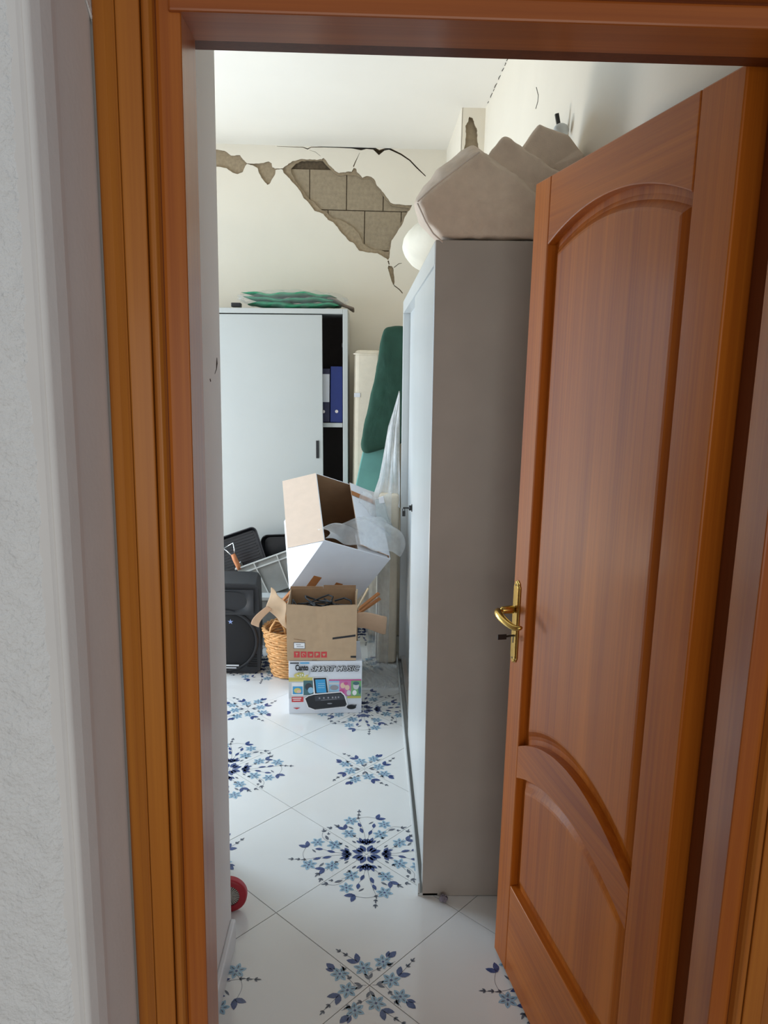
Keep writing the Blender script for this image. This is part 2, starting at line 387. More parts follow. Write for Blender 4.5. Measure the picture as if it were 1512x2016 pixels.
def ribbon(pts):        # (x, y, width) polyline to a thin closed outline
    L_, R_ = [], []
    for i, (x, y, wd) in enumerate(pts):
        a = pts[max(i-1, 0)]; b = pts[min(i+1, len(pts)-1)]; dx, dy = b[0]-a[0], b[1]-a[1]; l = math.hypot(dx, dy)
        L_.append((x-dy/l*wd*.75, y+dx/l*wd*.75)); R_.append((x+dy/l*wd*.75, y-dx/l*wd*.75))
    return [c6(*p) for p in L_ + R_[::-1]]
crack_top = ribbon([(430, 62, 1.5), (530, 66, 2), (605, 68, 3), (638, 80, 5), (662, 68, 3), (750, 66, 4), (850, 67, 7), (940, 70, 9), (1000, 80, 12), (1035, 71, 11), (1085, 76, 12), (1122, 104, 24), (1155, 84, 10), (1190, 78, 9), (1220, 92, 8), (1270, 116, 7), (1330, 157, 6), (1372, 202, 6), (1436, 264, 4)])
crack_a = ribbon([(948, 200, 5), (960, 170, 4), (980, 128, 2), (990, 105, 1)])
crack_b = ribbon([(1183, 836, 7), (1186, 850, 5), (1190, 862, 4)])
crack_c = ribbon([(1222, 1003, 4), (1245, 1020, 4), (1262, 1034, 5), (1280, 1056, 4)])
crack_d = ribbon([(1222, 882, 3), (1240, 868, 3), (1255, 856, 3), (1275, 853, 2)])
crack_e = ribbon([(1225, 72, 2), (1320, 70, 1.6), (1412, 72, 1.2)])
crack_f = ribbon([(650, 88, 1), (690, 100, 1.6), (725, 128, 1)])
def coat(name, outer, holes, y0, y1, mats, parent, mirror=None):
    mb = MB(); loops = [outer]+holes
    pts2 = [Vector((x, z)) for l in loops for x, z in l]; ed = []; k0 = 0
    for l in loops:
        n = len(l); ed += [(k0+k, k0+(k+1) % n) for k in range(n)]; k0 += n
    vo, _, tris, *_r = delaunay_2d_cdt(pts2, ed, [], 0, 1e-7)
    def inside(x, z, l):
        r_, j = False, len(l)-1
        for i in range(len(l)):
            if (l[i][1] > z) != (l[j][1] > z) and x < (l[j][0]-l[i][0])*(z-l[i][1])/(l[j][1]-l[i][1])+l[i][0]: r_ = not r_
            j = i
        return r_
    keep = []
    for t in tris:
        cx_, cz_ = sum(vo[i].x for i in t)/3, sum(vo[i].y for i in t)/3
        if inside(cx_, cz_, outer) and not any(inside(cx_, cz_, h_) for h_ in holes): keep.append(tuple(t))
    mb.add([(q.x, y0, q.y) for q in vo], keep, 0)
    for l in loops:
        n = len(l)
        mb.add([(x, y0, z) for x, z in l]+[(x, y1, z) for x, z in l], [(k, (k+1) % n, n+(k+1) % n, n+k) for k in range(n)], 1)
    me = bpy.data.meshes.new(name); me.from_pydata(mb.v, [], mb.f)
    for mt in mats: me.materials.append(mt)
    for p, mi in zip(me.polygons, mb.m): p.material_index = mi
    me.update()
    o = bpy.data.objects.new(name, me); COL.objects.link(o); o.parent = parent
    return o
rect = [(-2.62, 0), (.62, 0), (.62, ZC), (-2.62, ZC)]
coat('plaster_coat', rect, [hole, blob, crack_top, crack_a, crack_b, crack_c, crack_d, crack_e, crack_f], YF, YF+.012, [M_PLASTER, M_RAW], wf)
def inset(pts, k):
    out = []
    for i, (x, y) in enumerate(pts):
        out.append((x, y))
    return out
up2 = [(560, 178), (600, 160), (650, 160), (700, 162), (740, 160), (775, 200), (815, 240), (850, 262), (900, 255), (935, 258), (975, 262), (1010, 284), (1070, 282), (1095, 315), (1140, 380), (1170, 425), (1210, 465), (1300, 478), (1325, 482)]
lo2 = [(1295, 530), (1265, 590), (1230, 650), (1200, 690), (1190, 740), (1185, 775), (1110, 765), (1060, 752), (1030, 735), (1010, 720), (985, 650), (930, 600), (880, 570), (850, 556), (800, 548), (775, 515), (715, 480), (690, 450), (650, 420), (620, 380), (585, 330), (550, 290), (530, 250), (525, 215)]
hole2 = [c6(x, y, YF+.012) for x, y in jag(up2, 3)[:-2]+jag(lo2, 4)[:-2]]
coat('undercoat', rect, [hole2, [(x, z) for x, z in crack_top]], YF+.012, YF+.022, [M_RAW, M_RAW], wf)
# blocks
bx0, bz0 = c6(652, 215, YF+.02); bx1, bz1 = c6(900, 495, YF+.02); bw, bh = bx1-bx0, bz0-bz1
bmesh_block = MB().box(.003, bw-.003, 0, .06, .003, bh-.003).mesh('block', M_BLOCK)
for rrow in range(-1, 3):
    for k in range(-3, 4):
        o = bpy.data.objects.new('block', bmesh_block); COL.objects.link(o); o.parent = wf
        o.location = (bx0 + k*bw + (bw*.5 if rrow % 2 else 0), YF+.0215+random.uniform(0, .003), bz0-(rrow+1)*bh)
        if o.location.z+bh > ZC: bpy.data.objects.remove(o)

# corner pier with its own broken patch
def c5(x, y, Y): p = at(780+x/3.78, 200+y/3.78, Y); return (p.x, p.z)
YP = 4.365
pier = MB().box(.48, .62, YP+.02, 5.2, 0, ZC).build('wall_pier', M_BLOCK)
struct(pier, 'white corner pier above the cabinet with broken plaster strip', 'wall')
hp = [c5(*p, YP) for p in jag([(545, 113), (570, 125), (580, 160), (600, 200), (605, 250), (605, 300), (615, 350), (620, 420), (500, 420), (505, 350), (515, 300), (520, 240), (515, 180), (535, 150)], 3)]
coat('plaster_coat', [(.476, 0), (.605, 0), (.605, ZC), (.476, ZC)], [hp], YP, YP+.02, [M_PLASTER, M_RAW], pier)
MB().box(.472, .478, YP, 5.18, 0, ZC).build('side_coat', M_PLASTER, pier)
# hairline cracks on the right wall and along the ceiling
cr = [at(1056, 172, 1), at(1060, 188, 1), at(1059, 200, 1), at(1055, 214, 1)]
e = Vector((0, 0, EYE))
MB().tube([e+(p-e)*((XW-.0005)/p.x) for p in cr], .0016, 5).build('crack', M_CRACK, bpy.data.objects['wall_right'])
yy = 3.3; k = 0
while yy < 4.3:
    l = random.uniform(.02, .07)
    MB().tube([(XW-.001+random.uniform(-.003, .001), yy+q*l, ZC-.001) for q in (0, .5, 1)], .0016, 5).build('crack', M_CRACK, bpy.data.objects['wall_right'])
    yy += l+random.uniform(.01, .06)

# left wall with the balcony window (out of frame), near block and partition
wl = MB()
for x0, x1, y0, y1, z0, z1 in ((-2.75, XL, 2.2, 3.25, 0, ZC), (-2.75, XL, 4.55, 5.35, 0, ZC), (-2.75, XL, 3.25, 4.55, 2.3, ZC), (-2.75, XL, 3.25, 4.55, 0, .2)):
    wl.box(x0, x1, y0, y1, z0, z1)
struct(wl.build('wall_left', M_PLASTER), 'white left wall around the balcony window', 'wall')
wn = thing('window_1', 'white framed balcony window in the left wall', 'window', (-2.68, 3.9, .2), kind='structure')
for (y0, y1, z0, z1) in ((-.65, -.6, 0, 2.1), (.6, .65, 0, 2.1), (-.6, .6, 0, .05), (-.6, .6, 2.05, 2.1), (-.025, .025, .05, 2.05)):
    MB().box(-.03, .03, y0, y1, z0, z1).build('frame_bar', M_LEAF, wn, .004)
struct(MB().box(-2.75, -.53, 1.90, 2.36, 0, ZC).build('wall_shade_block', M_STUB), 'unseen white wall block added beyond the partition to shade the near floor', 'wall')  # unseen block, added so its corner casts the shadow edge on the floor
wp = MB().box(-.66, -.376, YR, 1.96, 0, ZC).build('wall_partition', M_STUB, bevel=.008, seg=3)
struct(wp, 'narrow white partition wall just inside the doorway', 'wall')
g = MB()                         # chipped scratch on the partition
e0 = Vector((0, 0, EYE))
def onx(px, py, X): p = at(px, py, 1); return e0+(p-e0)*(X/p.x)
g.tube([onx(427, 704, -.3755), onx(426.5, 716, -.3755), onx(426, 727, -.3755)], [.0005, .0022, .001], 5)
g.tube([onx(426, 727, -.3755), onx(423, 736, -.3755)], [.0012, .0005], 5); g.tube([onx(413.5, 746, -.3755), onx(414.5, 751, -.3755)], .0012, 5)
g.build('scratch', M_CRACK, wp)
bb = MB().prism_x([(YR, 0), (1.942, 0), (1.942, .078), (YR, .078)], -.376, -.361).build('baseboard_left', M_SKIRT, bevel=.004)
struct(bb, 'white ceramic skirting at the foot of the partition', 'skirting')

# door wall around the frame, hall side
dw = MB()
dw.box(-.66, -.30, 1.03, YR, 0, ZC); dw.box(.63, 1.4, 1.03, YR, 0, ZC); dw.box(-.30, .63, 1.03, YR, 2.15, ZC)
dw.box(-.345, .68, .84, 1.03, 2.19, ZC); dw.box(.68, 1.5, .84, 1.03, 0, ZC)
struct(dw.build('wall_door', M_REVEAL), 'plaster wall that holds the wooden door frame', 'wall')
hr = MB()
hr.prism_z([(-1.6, .822), (-.350, .822), (-.346, .826), (-.346, 1.02), (-1.6, 1.02)], 0, ZC)
hw = hr.build('wall_hall', [M_REVEAL]); struct(hw, 'rough white plastered hall wall beside the door casing', 'wall')
# rough coat: displaced sheet with a ragged arris that wanders down its height
rc = MB()
def roughpt(a, b):
    z = b*2.6; x = -1.3+a*(1.3-.3425)
    edge = max(0, (a-.965)/.035)
    x += (.0015*math.sin(z*3.1)+.0012*math.sin(z*17+1)) * (1 if a > .5 else 0)*min(1, (a-.5)*4)
    return (x, .816+edge*edge*.022+.0016*math.sin(x*90+z*40)*math.sin(z*70), z)
NX, NZ = 60, 400
rcm = rc.grid(lambda a, b: roughpt(1-(1-a)**1.6, b), NX, NZ)
ro = rcm.build('rough_coat', M_ROUGH, hw, smooth=True)
tx = bpy.data.textures.new('stipple', 'CLOUDS'); tx.noise_scale = .005; tx.noise_depth = 2
dm = ro.modifiers.new('stipple', 'DISPLACE'); dm.texture = tx; dm.strength = .006; dm.texture_coords = 'GLOBAL'
# rounded bead of smooth filler on the reveal
pf = [(-.346, .824), (-.340, .828), (-.336, .846), (-.335, .872), (-.338, .890), (-.343, .897), (-.346, .900)]
MB().prism_z([(x, y) for x, y in pf], 0, 2.19).build('corner_filler', M_REVEAL, hw, smooth=False, bevel=.003, seg=3)
# flaked corner of paint high beside the casing
p0, p1, p2 = onx(160, -30, -.3455), onx(181, 47, -.3455), onx(187, 10, -.3455)
fl = MB(); fl.add([p0, p1, p2, onx(187, -30, -.3455), p1+Vector((.004, 0, 0)), p2+Vector((.003, 0, 0)), p0, onx(187, -30, -.3455)+Vector((.002, 0, 0))], [(0, 1, 4), (6, 4, 5, 7), (1, 2, 5, 4)])
fl.build('paint_flake', M_ROUGH, hw)
MB().tube([onx(186, 22, -.3450), onx(186.5, 46, -.3450)], .002, 6).build('crack', M_CRACK, hw)

# ------------------------------------------------------------------ door frame
fr = thing('trim_1', 'varnished orange-brown wooden door frame with moulded casing', 'door frame', (0, 0, 0), kind='structure')
def jamb(sgn, x):       # sgn -1 left, +1 right; x the inner face
    k = sgn
    a = MB().prism_z(sorted_poly([(x, YJ), (x+k*.026, YJ), (x+k*.05, YJ+.006), (x+k*.05, YB), (x, YB)]), 0, ZJ+.06)
    a.build('jamb', M_JAMB, fr, .003)
    MB().box(min(x+k*.014, x+k*.06), max(x+k*.014, x+k*.06), YB, YR+.012 if k < 0 else YR+.024, 0, ZJ+.05).build('rebate', M_GAP, fr, .002)
    c = MB().prism_z([(x+k*.031, 1.012), (x+k*.034, 1.006), (x+k*.040, 1.006), (x+k*.0445, 1.012), (x+k*.0445, 1.028), (x+k*.031, 1.028)], 0, 2.14)
    c.build('casing_bead', M_CASE, fr, .0015)
    MB().prism_z([(x+k*.0460, 1.010), (x+k*.0745, 1.0075), (x+k*.0745, 1.03), (x+k*.0460, 1.03)], 0, 2.15).build('casing_flat', M_CASE, fr, .002)
    MB().prism_z([(x+k*.0755, 1.0095), (x+k*.080, 1.012), (x+k*.090, 1.016), (x+k*.102, 1.016), (x+k*.1055, 1.019), (x+k*.1055, 1.03), (x+k*.0755, 1.03)], 0, 2.18).build('casing_moulding', M_CASE, fr, .002)
    MB().box(min(x+k*.026, x+k*.105), max(x+k*.026, x+k*.105), 1.026, 1.034, 0, 2.18).build('casing_back', M_GAP, fr)
    MB().box(min(x+k*.050, x+k*.12), max(x+k*.050, x+k*.12), YR, YR+.012, 0, 2.16).build('casing_room_side', M_CASE, fr, .003) if k < 0 else None
def sorted_poly(p): return p
jamb(-1, XJL); jamb(1, XJR)
hd = MB().prism_x([(YJ-.006, ZJ), (YB, ZJ), (YB, ZJ+.06), (YJ-.006, ZJ+.026)], XJL-.014, XJR+.014).build('head_jamb', M_CASEX, fr, .003)
MB().box(XJL-.06, XJR+.06, YB, YR+.012, ZJ+.012, ZJ+.07).build('head_rebate', M_GAP, fr)
MB().box(XJL-.031, XJR+.031, 1.006, 1.03, ZJ+.031, ZJ+.0445).build('head_bead', M_CASEX, fr, .003)
MB().box(XJL-.046, XJR+.046, 1.008, 1.03, ZJ+.046, ZJ+.0745).build('head_flat', M_CASEX, fr, .002)
MB().box(XJL-.0755, XJR+.0755, 1.014, 1.03, ZJ+.0755, ZJ+.1055).build('head_moulding', M_CASEX, fr, .003)
MB().box(XJL-.03, XJR+.03, 1.026, 1.034, ZJ+.024, ZJ+.10).build('head_back', M_GAP, fr)

# ------------------------------------------------------------------ door leaf (hinged right, open into the room)
HX, HY = .5316, 1.167
dang = math.atan2(1.9103-HY, .3901-HX)
DW, DH, DT = .757, 2.083, .044
# local: x hinge -> free edge, y = thickness away from the viewed face (viewed face at y = 0), z up
door = thing('door_1', 'varnished reddish wooden panelled door standing open into the storage room', 'door', (HX, HY, .012), (0, 0, dang), kind='structure')
SW = .108; FS = .088; dz = -.012
def arc(x0, x1, zend, zmid, n=24):     # a symmetric arch between two uprights
    return [(x0+(x1-x0)*i/n, zend+(zmid-zend)*math.sin(math.pi*i/n)**.9 if False else zend+(zmid-zend)*(1-(2*i/n-1)**2)) for i in range(n+1)]
xa, xb = SW, DW-FS
YS = -1      # viewed face lies at y = 0, the body runs to negative y (dang points local +y to the left)
def slab(name, pts, y0, y1, mat, bevel=.003, parent=None):
    o = MB().loft([(x, y0, z+dz) for x, z in pts], [(x, y1, z+dz) for x, z in pts]).build(name, mat, parent or door, bevel); return o
slab('stile', [(0, .012), (SW-.0008, .012), (SW-.0008, DH+.012), (0, DH+.012)], 0, -DT, M_DOORZ)
slab('stile', [(xb+.0008, .012), (DW, .012), (DW, DH+.012), (xb+.0008, DH+.012)], 0, -DT, M_DOORZ)
top_arch = arc(xa, xb, 1.943, 2.000)
slab('top_rail', top_arch+[(xb, DH+.012), (xa, DH+.012)], 0, -DT, M_DOORX)
mu, ml = arc(xa, xb, .690, .775), arc(xa, xb, .600, .672)
slab('middle_rail', ml+mu[::-1], 0, -DT, M_DOORX)
slab('bottom_rail', [(xa, .012), (xb, .012), (xb, .280), (xa, .280)], 0, -DT, M_DOORX)
def panel(name, zb, zt, raise_in=.035):
    # zb, zt: functions of x for the lower and upper outline; a flat margin and a raised field with a sloped edge
    n = 24; mb = MB()
    def ring(d, y):
        x0, x1 = xa-.006+d, xb+.006-d; R = []
        for i in range(n+1): x = x0+(x1-x0)*i/n; R.append((x, y, zb(x)-.006+d+dz))
        for i in range(n, -1, -1): x = x0+(x1-x0)*i/n; R.append((x, y, zt(x)+.006-d+dz))
        return R
    rs = [ring(0, -.021), ring(.020, -.021), ring(.030, -.0185), ring(.044, -.010), ring(.050, -.009)]
    k = len(rs[0])
    for A, B in zip(rs[:-1], rs[1:]): mb.loft(A, B, 0, caps=False)
    R = rs[-1]; mb.add(R, [(i, i+1, 2*n+1-i-1, 2*n+1-i) for i in range(n)])
    bk = ring(0, -.030); mb.loft(rs[0], bk, 0, caps=False); mb.add(bk, [(i, i+1, 2*n+1-i-1, 2*n+1-i) for i in range(n)])
    o = mb.build(name, M_DOORZ, door)
    for p in o.data.polygons: p.use_smooth = False
    return o
par = lambda z0, z1: (lambda x: z0+(z1-z0)*(1-(2*(x-xa)/(xb-xa)-1)**2))
panel('upper_panel', par(.690, .775), par(1.943, 2.000))
panel('lower_panel', lambda x: .280, par(.600, .672))
# handle set: brass back plate, lever, keyhole, key
hdl = MB()
px0 = .727
def plate_ring(s_, y):
    pts = [(-.5, .86), (-.5, -.86), (-.36, -.90), (-.36, -.94), (0, -1), (.36, -.94), (.36, -.90), (.5, -.86), (.5, .86), (.36, .90), (.36, .94), (0, 1), (-.36, .94), (-.36, .90)]
    return [(px0+a*.040*s_, y, 1.012+b*.113*(s_*.06+.94)+dz) for a, b in pts]
hdl.loft(plate_ring(1, 0), plate_ring(1, .003), 0); hdl.loft(plate_ring(.86, .003), plate_ring(.72, .0065), 0)
plate = hdl.build('handle_plate', M_BRASS, door, .0008)
lev = MB(); zl = 1.046+dz
lev.tube([(px0, .004, zl), (px0, .030, zl), (px0, .048, zl)], [.0135, .010, .0105], 14)
lev.tube([(px0+.004, .050, zl), (px0-.016, .060, zl-.002), (px0-.045, .058, zl-.008), (px0-.075, .052, zl-.013), (px0-.098, .045, zl-.015), (px0-.110, .036, zl-.012), (px0-.108, .028, zl-.009)], [.010, .0115, .0105, .009, .008, .0065, .004], 12)
o = lev.build('lever', M_BRASS, plate, smooth=True); soften(o, 1)
ky = MB(); ky.tube([(px0, .004, .975+dz), (px0-.001, .022, .974+dz), (px0-.002, .030, .973+dz)], .0028, 8)
ky.box(px0-.0035, px0-.0005, .026, .050, .966+dz, .980+dz); ky.box(px0-.002, px0+.002, .0064, .0076, .955+dz, .972+dz)
ky.build('key', M_BLACK, plate, .001)
sc = MB()
for zz in (1.112, .914): sc.lathe([(.0026, 0), (.0026, .001)], 10, M=Matrix.Translation((px0, .0062, zz+dz)) @ Matrix.Rotation(-math.pi/2, 4, 'X'))
sc.build('screw', M_BLACK, plate)

# ------------------------------------------------------------------ grey sliding door cabinet on the right
CX0, CY0, CY1, CH, CD = .197, 2.142, 4.12, 2.0, .375
cab = thing('sliding_door_cabinet', 'tall grey steel cabinet with pale sliding doors, side on behind the door', 'cabinet', (CX0, CY0, 0), (0, -.0115, 0))
CL = CY1-CY0
MB().box(0, CD, 0, .018, 0, CH).build('side_panel', M_GREY, cab, .002)
MB().box(0, CD, CL-.018, CL, 0, CH).build('side_panel', M_GREY, cab, .002)
MB().box(0, CD, .018, CL-.018, CH-.02, CH).build('top_panel', M_GREY, cab)
MB().box(.012, CD, .018, CL-.018, .03, .05).build('bottom_panel', M_GREY, cab)
MB().box(CD-.006, CD, .018, CL-.018, 0, CH-.02).build('back_panel', M_GREY, cab)
MB().box(-.001, .05, .018, CL-.018, CH-.062, CH-.001).build('top_rail', M_LEAF, cab, .002)
MB().box(-.001, .046, CL-.055, CL-.018, .03, CH-.062).build('stile', M_LEAF, cab, .002)
MB().box(-.001, .012, 0.002, .03, .03, CH-.062).build('stile', M_LEAF, cab, .002)
tr = MB(); tr.box(-.014, -.008, .0, CL, .006, .045); tr.box(.012, .017, .018, CL-.02, .006, .050); tr.box(-.014, .05, .0, CL, 0, .010)
tr.build('bottom_track', M_LEAF, cab, .001)
MB().box(.046, .05, .02, CL-.02, CH-.075, CH-.06).build('top_track', M_RUB, cab)
d1 = MB().box(.004, .018, .03, 1.00, .042, CH-.058).build('sliding_door', M_LEAF, cab, .002)
MB().box(.036, .048, .94, CL-.062, .042, CH-.060).build('sliding_door', M_LEAF, cab, .002)
lk = MB(); lk.lathe([(.011, 0), (.011, .012), (.009, .014)], 16, M=Matrix.Translation((.004, .955, 1.085)) @ Matrix.Rotation(-math.pi/2, 4, 'Y'))
lk.lathe([(.016, 0), (.016, .003)], 16, M=Matrix.Translation((.004, .955, 1.085)) @ Matrix.Rotation(-math.pi/2, 4, 'Y'))
lock = lk.build('lock', M_BLACK, d1)
kk = MB(); kk.box(-.034, -.010, .952, .958, 1.082, 1.088); kk.tube([(-.031, .955, 1.086), (-.036, .955, 1.078), (-.034, .955, 1.070), (-.028, .955, 1.070), (-.026, .955, 1.078), (-.031, .955, 1.086)], .002, 6)
kk.box(-.037, -.024, .950, .960, 1.050, 1.072); kk.build('key', M_BLACK, lock, .001)

# ------------------------------------------------------------------ things on the grey cabinet
cv = thing('folded_fabric_cover', 'bulky folded beige fabric cover piled on the grey cabinet', 'fabric cover', (.3, 2.3, 2.0))
def rel(p, o): return tuple(Vector(p)-Vector(o))
co = (.3, 2.3, 2.0)
def lobe(name, front, back, mat, amp=.006, size=.12, cent=.02):
    # front, back: rings of world points; quad cap rings pulled to a centre for a soft cushion
    mb = MB(); n = len(front)
    def shrink(R, k, dy):
        c = sum((Vector(p) for p in R), Vector())/n; return [Vector(p).lerp(c, k)+Vector((0, dy, 0)) for p in R]
    rings = [shrink(front, .92, -cent), shrink(front, .5, -cent*.8), shrink(front, .12, -cent*.3), front, [Vector(a).lerp(Vector(b), .5)+Vector((0, 0, .012)) for a, b in zip(front, back)], back, shrink(back, .5, .02), shrink(back, .92, .02)]
    rings = [[rel(p, co) for p in R] for R in rings]
    for A, B in zip(rings[:-1], rings[1:]): mb.loft(A, B, 0, caps=False)
    mb.add(rings[0], [tuple(range(n))]); mb.add(rings[-1], [tuple(range(n))])
    o = mb.build(name, mat, cv); soften(o, 2, amp, size); return o
def dens(P, k=4):
    out = []
    for i, p in enumerate(P):
        q = P[(i+1) % len(P)]
        out += [Vector(p).lerp(Vector(q), t/k) for t in range(k)]
    return out
def W(px, py, Y): return at(px, py, Y)
f1 = [W(817, 397, 2.14), W(838, 438, 2.14), W(866, 479, 2.14), W(960, 481, 2.14), W(1075, 478, 2.14), W(1085, 400, 2.15), W(1052, 374, 2.15), W(1000, 335, 2.15), W(946, 296, 2.15), W(880, 347, 2.14)]
f1 = [Vector((p.x, p.y, max(p.z, 2.004))) for p in f1]
b1 = [p+Vector((.03, .30, .085)) if p.z > 2.03 else p+Vector((.03, .30, .004)) for p in f1]
b1[0] = W(813, 408, 2.42); b1[1] = W(822, 450, 2.42); b1[9] = W(846, 338, 2.42); b1[8] = W(912, 290, 2.42); b1[7] = W(968, 318, 2.42)
b1 = [Vector((min(p.x, .585), p.y, max(2.006, p.z))) for p in b1]; f1c = [Vector((min(p.x, .585), p.y, p.z)) for p in f1]
o = lobe('front_fold', dens(f1c), dens(b1), M_BEIGE, .020, .075, .012)
sm = MB(); seam = [rel(p+Vector((0, -.004, .001)), co) for p in dens([f1c[9], f1c[8]])[:5]]
sm.tube([rel(W(x, y, 2.122), co) for x, y in ((822, 397), (850, 371), (882, 346), (915, 320), (944, 299))], .0022, 6)
sm.tube([rel(W(x, y, 2.122), co) for x, y in ((822, 400), (838, 436), (853, 460), (872, 477))], .0022, 6)
sm.build('piping', M_BEIGE2, o, smooth=True)
f2 = [W(945, 330, 2.20), W(972, 290, 2.20), W(994, 268, 2.20), W(1030, 290, 2.20), W(1075, 320, 2.20), W(1125, 350, 2.20), W(1140, 420, 2.20), W(1040, 470, 2.20), W(950, 470, 2.20)]
f2 = [Vector((min(p.x, .585), p.y, max(p.z, 2.006))) for p in f2]
lobe('middle_fold', dens(f2), dens([Vector((min(p.x+.02, .587), p.y+.13, max(2.006, p.z-.004))) for p in f2]), M_BEIGE, .018, .07, .01)
f3 = [W(1020, 300, 2.25), W(1045, 265, 2.25), W(1062, 240, 2.25), W(1085, 250, 2.25), W(1122, 262, 2.25), W(1142, 292, 2.25), W(1158, 305, 2.23), W(1150, 400, 2.23), W(1100, 470, 2.25), W(1010, 470, 2.25)]
f3 = [Vector((min(p.x, .590), p.y, max(p.z, 2.006))) for p in f3]
lobe('rear_fold', dens(f3), dens([Vector((min(p.x+.01, .592), p.y+.14, max(2.006, p.z-.01))) for p in f3]), M_BEIGE, .008, .08, .008)
# cream pillow further back
pl = MB().grid(lambda a, b: (.20*math.cos(2*math.pi*a)*math.sin(math.pi*b), .36*math.sin(2*math.pi*a)*math.sin(math.pi*b), .105*math.cos(math.pi*b)), 28, 14).build('pillow', M_CREAM)
pl.location = (.315, 2.98, 2.112); soften(pl, 1, .012, .1); tag(pl, 'cream rounded pillow lying on the grey cabinet behind the fabric cover', 'pillow')
# dark metal stand poking out behind the cover
st = thing('folded_stand', 'black metal stand end poking up behind the beige cover', 'stand', (.55, 2.5, 2.0))
a_, b_ = W(1096, 224, 2.5), W(1122, 268, 2.5); ex = (b_-a_)*3.2
MB().tube([rel(a_, (.55, 2.5, 2.0)), rel(a_+Vector((ex.x*.35, 0, ex.z)), (.55, 2.5, 2.0))], .0075, 4).build('leg', M_BLACK, st)
MB().tube([rel(a_+Vector((.012, .012, -.03)), (.55, 2.5, 2.0)), rel(a_+Vector((.03, .03, -.56)), (.55, 2.5, 2.0))], .005, 6).build('leg', M_BLACK, st)
cp = W(1105, 256, 2.46); cl = MB().grid(lambda a, b: (.024*math.cos(2*math.pi*a)*math.sin(math.pi*b), .016*math.sin(2*math.pi*a)*math.sin(math.pi*b), .020*math.cos(math.pi*b)), 16, 8).build('white_clamp', M_LEAF, st, smooth=True)
cl.location = rel(cp, (.55, 2.5, 2.0))

# ------------------------------------------------------------------ far pale sliding door cabinet
FX1, FY, FD, FH, FW = -.110, 4.70, .43, 2.0, 1.62
fc = thing('office_cabinet', 'wide pale grey sliding door cabinet against the far cracked wall', 'cabinet', (FX1, FY, 0), (0, -.0125, 0))
MB().box(-.03, 0, 0, FD, 0, FH).build('side_panel', M_LEAF2, fc, .002)
MB().box(-FW, -FW+.03, 0, FD, 0, FH).build('side_panel', M_LEAF2, fc, .002)
MB().box(-FW+.03, -.03, 0, FD, FH-.03, FH).build('top_panel', M_LEAF2, fc, .002)
MB().box(-FW+.03, -.03, .0, FD, 0, .08).build('plinth', M_LEAF2, fc, .002)
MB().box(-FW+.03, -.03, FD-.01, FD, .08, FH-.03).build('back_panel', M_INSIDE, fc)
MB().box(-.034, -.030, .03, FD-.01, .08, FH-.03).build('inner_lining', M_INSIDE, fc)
MB().box(-FW+.03, -.03, .045, FD-.01, 1.285, 1.312).build('shelf', M_LEAF2, fc, .002)
MB().box(-FW+.03, -.03, .05, FD-.01, .62, .645).build('shelf', M_LEAF2, fc, .002)
MB().box(-.036, -.032, .05, .06, 1.775, 1.80).build('shelf_clip', M_LEAF, fc)
dl = MB().box(-1.06, -.155, .008, .028, .085, FH-.036).build('sliding_door', M_LEAF2, fc, .002)
hd_ = MB(); hd_.box(-.198, -.180, .0035, .010, 1.095, 1.205); hd_.build('recessed_pull', M_BLACK, dl, .001)
MB().box(-1.56, -.98, .036, .052, .085, FH-.036).build('sliding_door', M_LEAF2, fc, .002)

def binder(name, label, x0, x1, h, y0, mat, lab):
    b = thing(name, label, 'binder', ((x0+x1)/2, y0, 1.313)); hw_ = (x1-x0)/2
    MB().box(-hw_, hw_, 0, .27, 0, h).build('cover', mat, b, .003)
    if lab: MB().box(-hw_*.2, hw_*.92, -.0012, 0, h*.38, h*.90).build('spine_label', M_PAPER, b)
    MB().lathe([(.010, 0), (.010, .002), (.006, .002)], 16, M=Matrix.Translation((0, 0, h*.2)) @ Matrix.Rotation(math.pi/2, 4, 'X')).build('finger_ring', M_STEEL, b)
binder('binder', 'bright blue binder upright on the cabinet shelf', -.238, -.160, .345, FY+.06, M_BINDER, False)
binder('binder', 'dark navy binder with pale spine label beside the sliding door', -.322, -.242, .33, FY+.07, M_NAVY, True)

# bagged green cloth on the far cabinet
gb = thing('bagged_cloth', 'folded green cloth in clear plastic on top of the office cabinet', 'bagged cloth', (-.47, 4.80, 2.0))
for i, (x0, x1, z, h, off) in enumerate(((-.27, .27, .004, .040, 0), (-.29, .26, .042, .034, .01), (-.30, .24, .074, .026, -.01))):
    mb = MB()
    def pt(a, b, x0=x0, x1=x1, z=z, h=h, i=i, off=off):
        x = x0+(x1-x0)*a; ang = 2*math.pi*b
        wob = .006*math.sin(a*9+i)+.004*math.sin(a*23+i*2)
        endf = max(.12, min(1, min(a, 1-a)*7)**.5)
        return (x+.02*math.sin(ang+i), off+.10+.11*math.cos(ang), z+h/2+wob+h*.5*math.sin(ang)*endf)
    o = mb.grid(pt, 36, 16).build('folded_layer', M_MINT, gb); soften(o, 1)
o = MB().grid(lambda a, b: (.20+.17*a, .02+.16*b, .058-.062*max(0, a-.15)**1.2+.008*math.sin(b*5+a*6)+(.01 if b < .1 else 0)), 16, 10).build('hanging_flap', M_TAUPE, gb); soften(o, 1, thick=.012)
def bagpt(a, b):
    x = -.335+.66*a; ang = 2*math.pi*b; e_ = max(.05, math.sin(math.pi*min(1, max(0, a)))**.35)
    return (x+.012*math.sin(b*40+a*11), .09+.135*math.cos(ang)*(.8+.2*e_), .058+.004*math.sin(a*31+b*17)+.060*math.sin(ang)*e_+.004*math.sin(a*70+b*30))
o = MB().grid(bagpt, 60, 40).build('plastic_bag', M_BAG, gb, smooth=True)
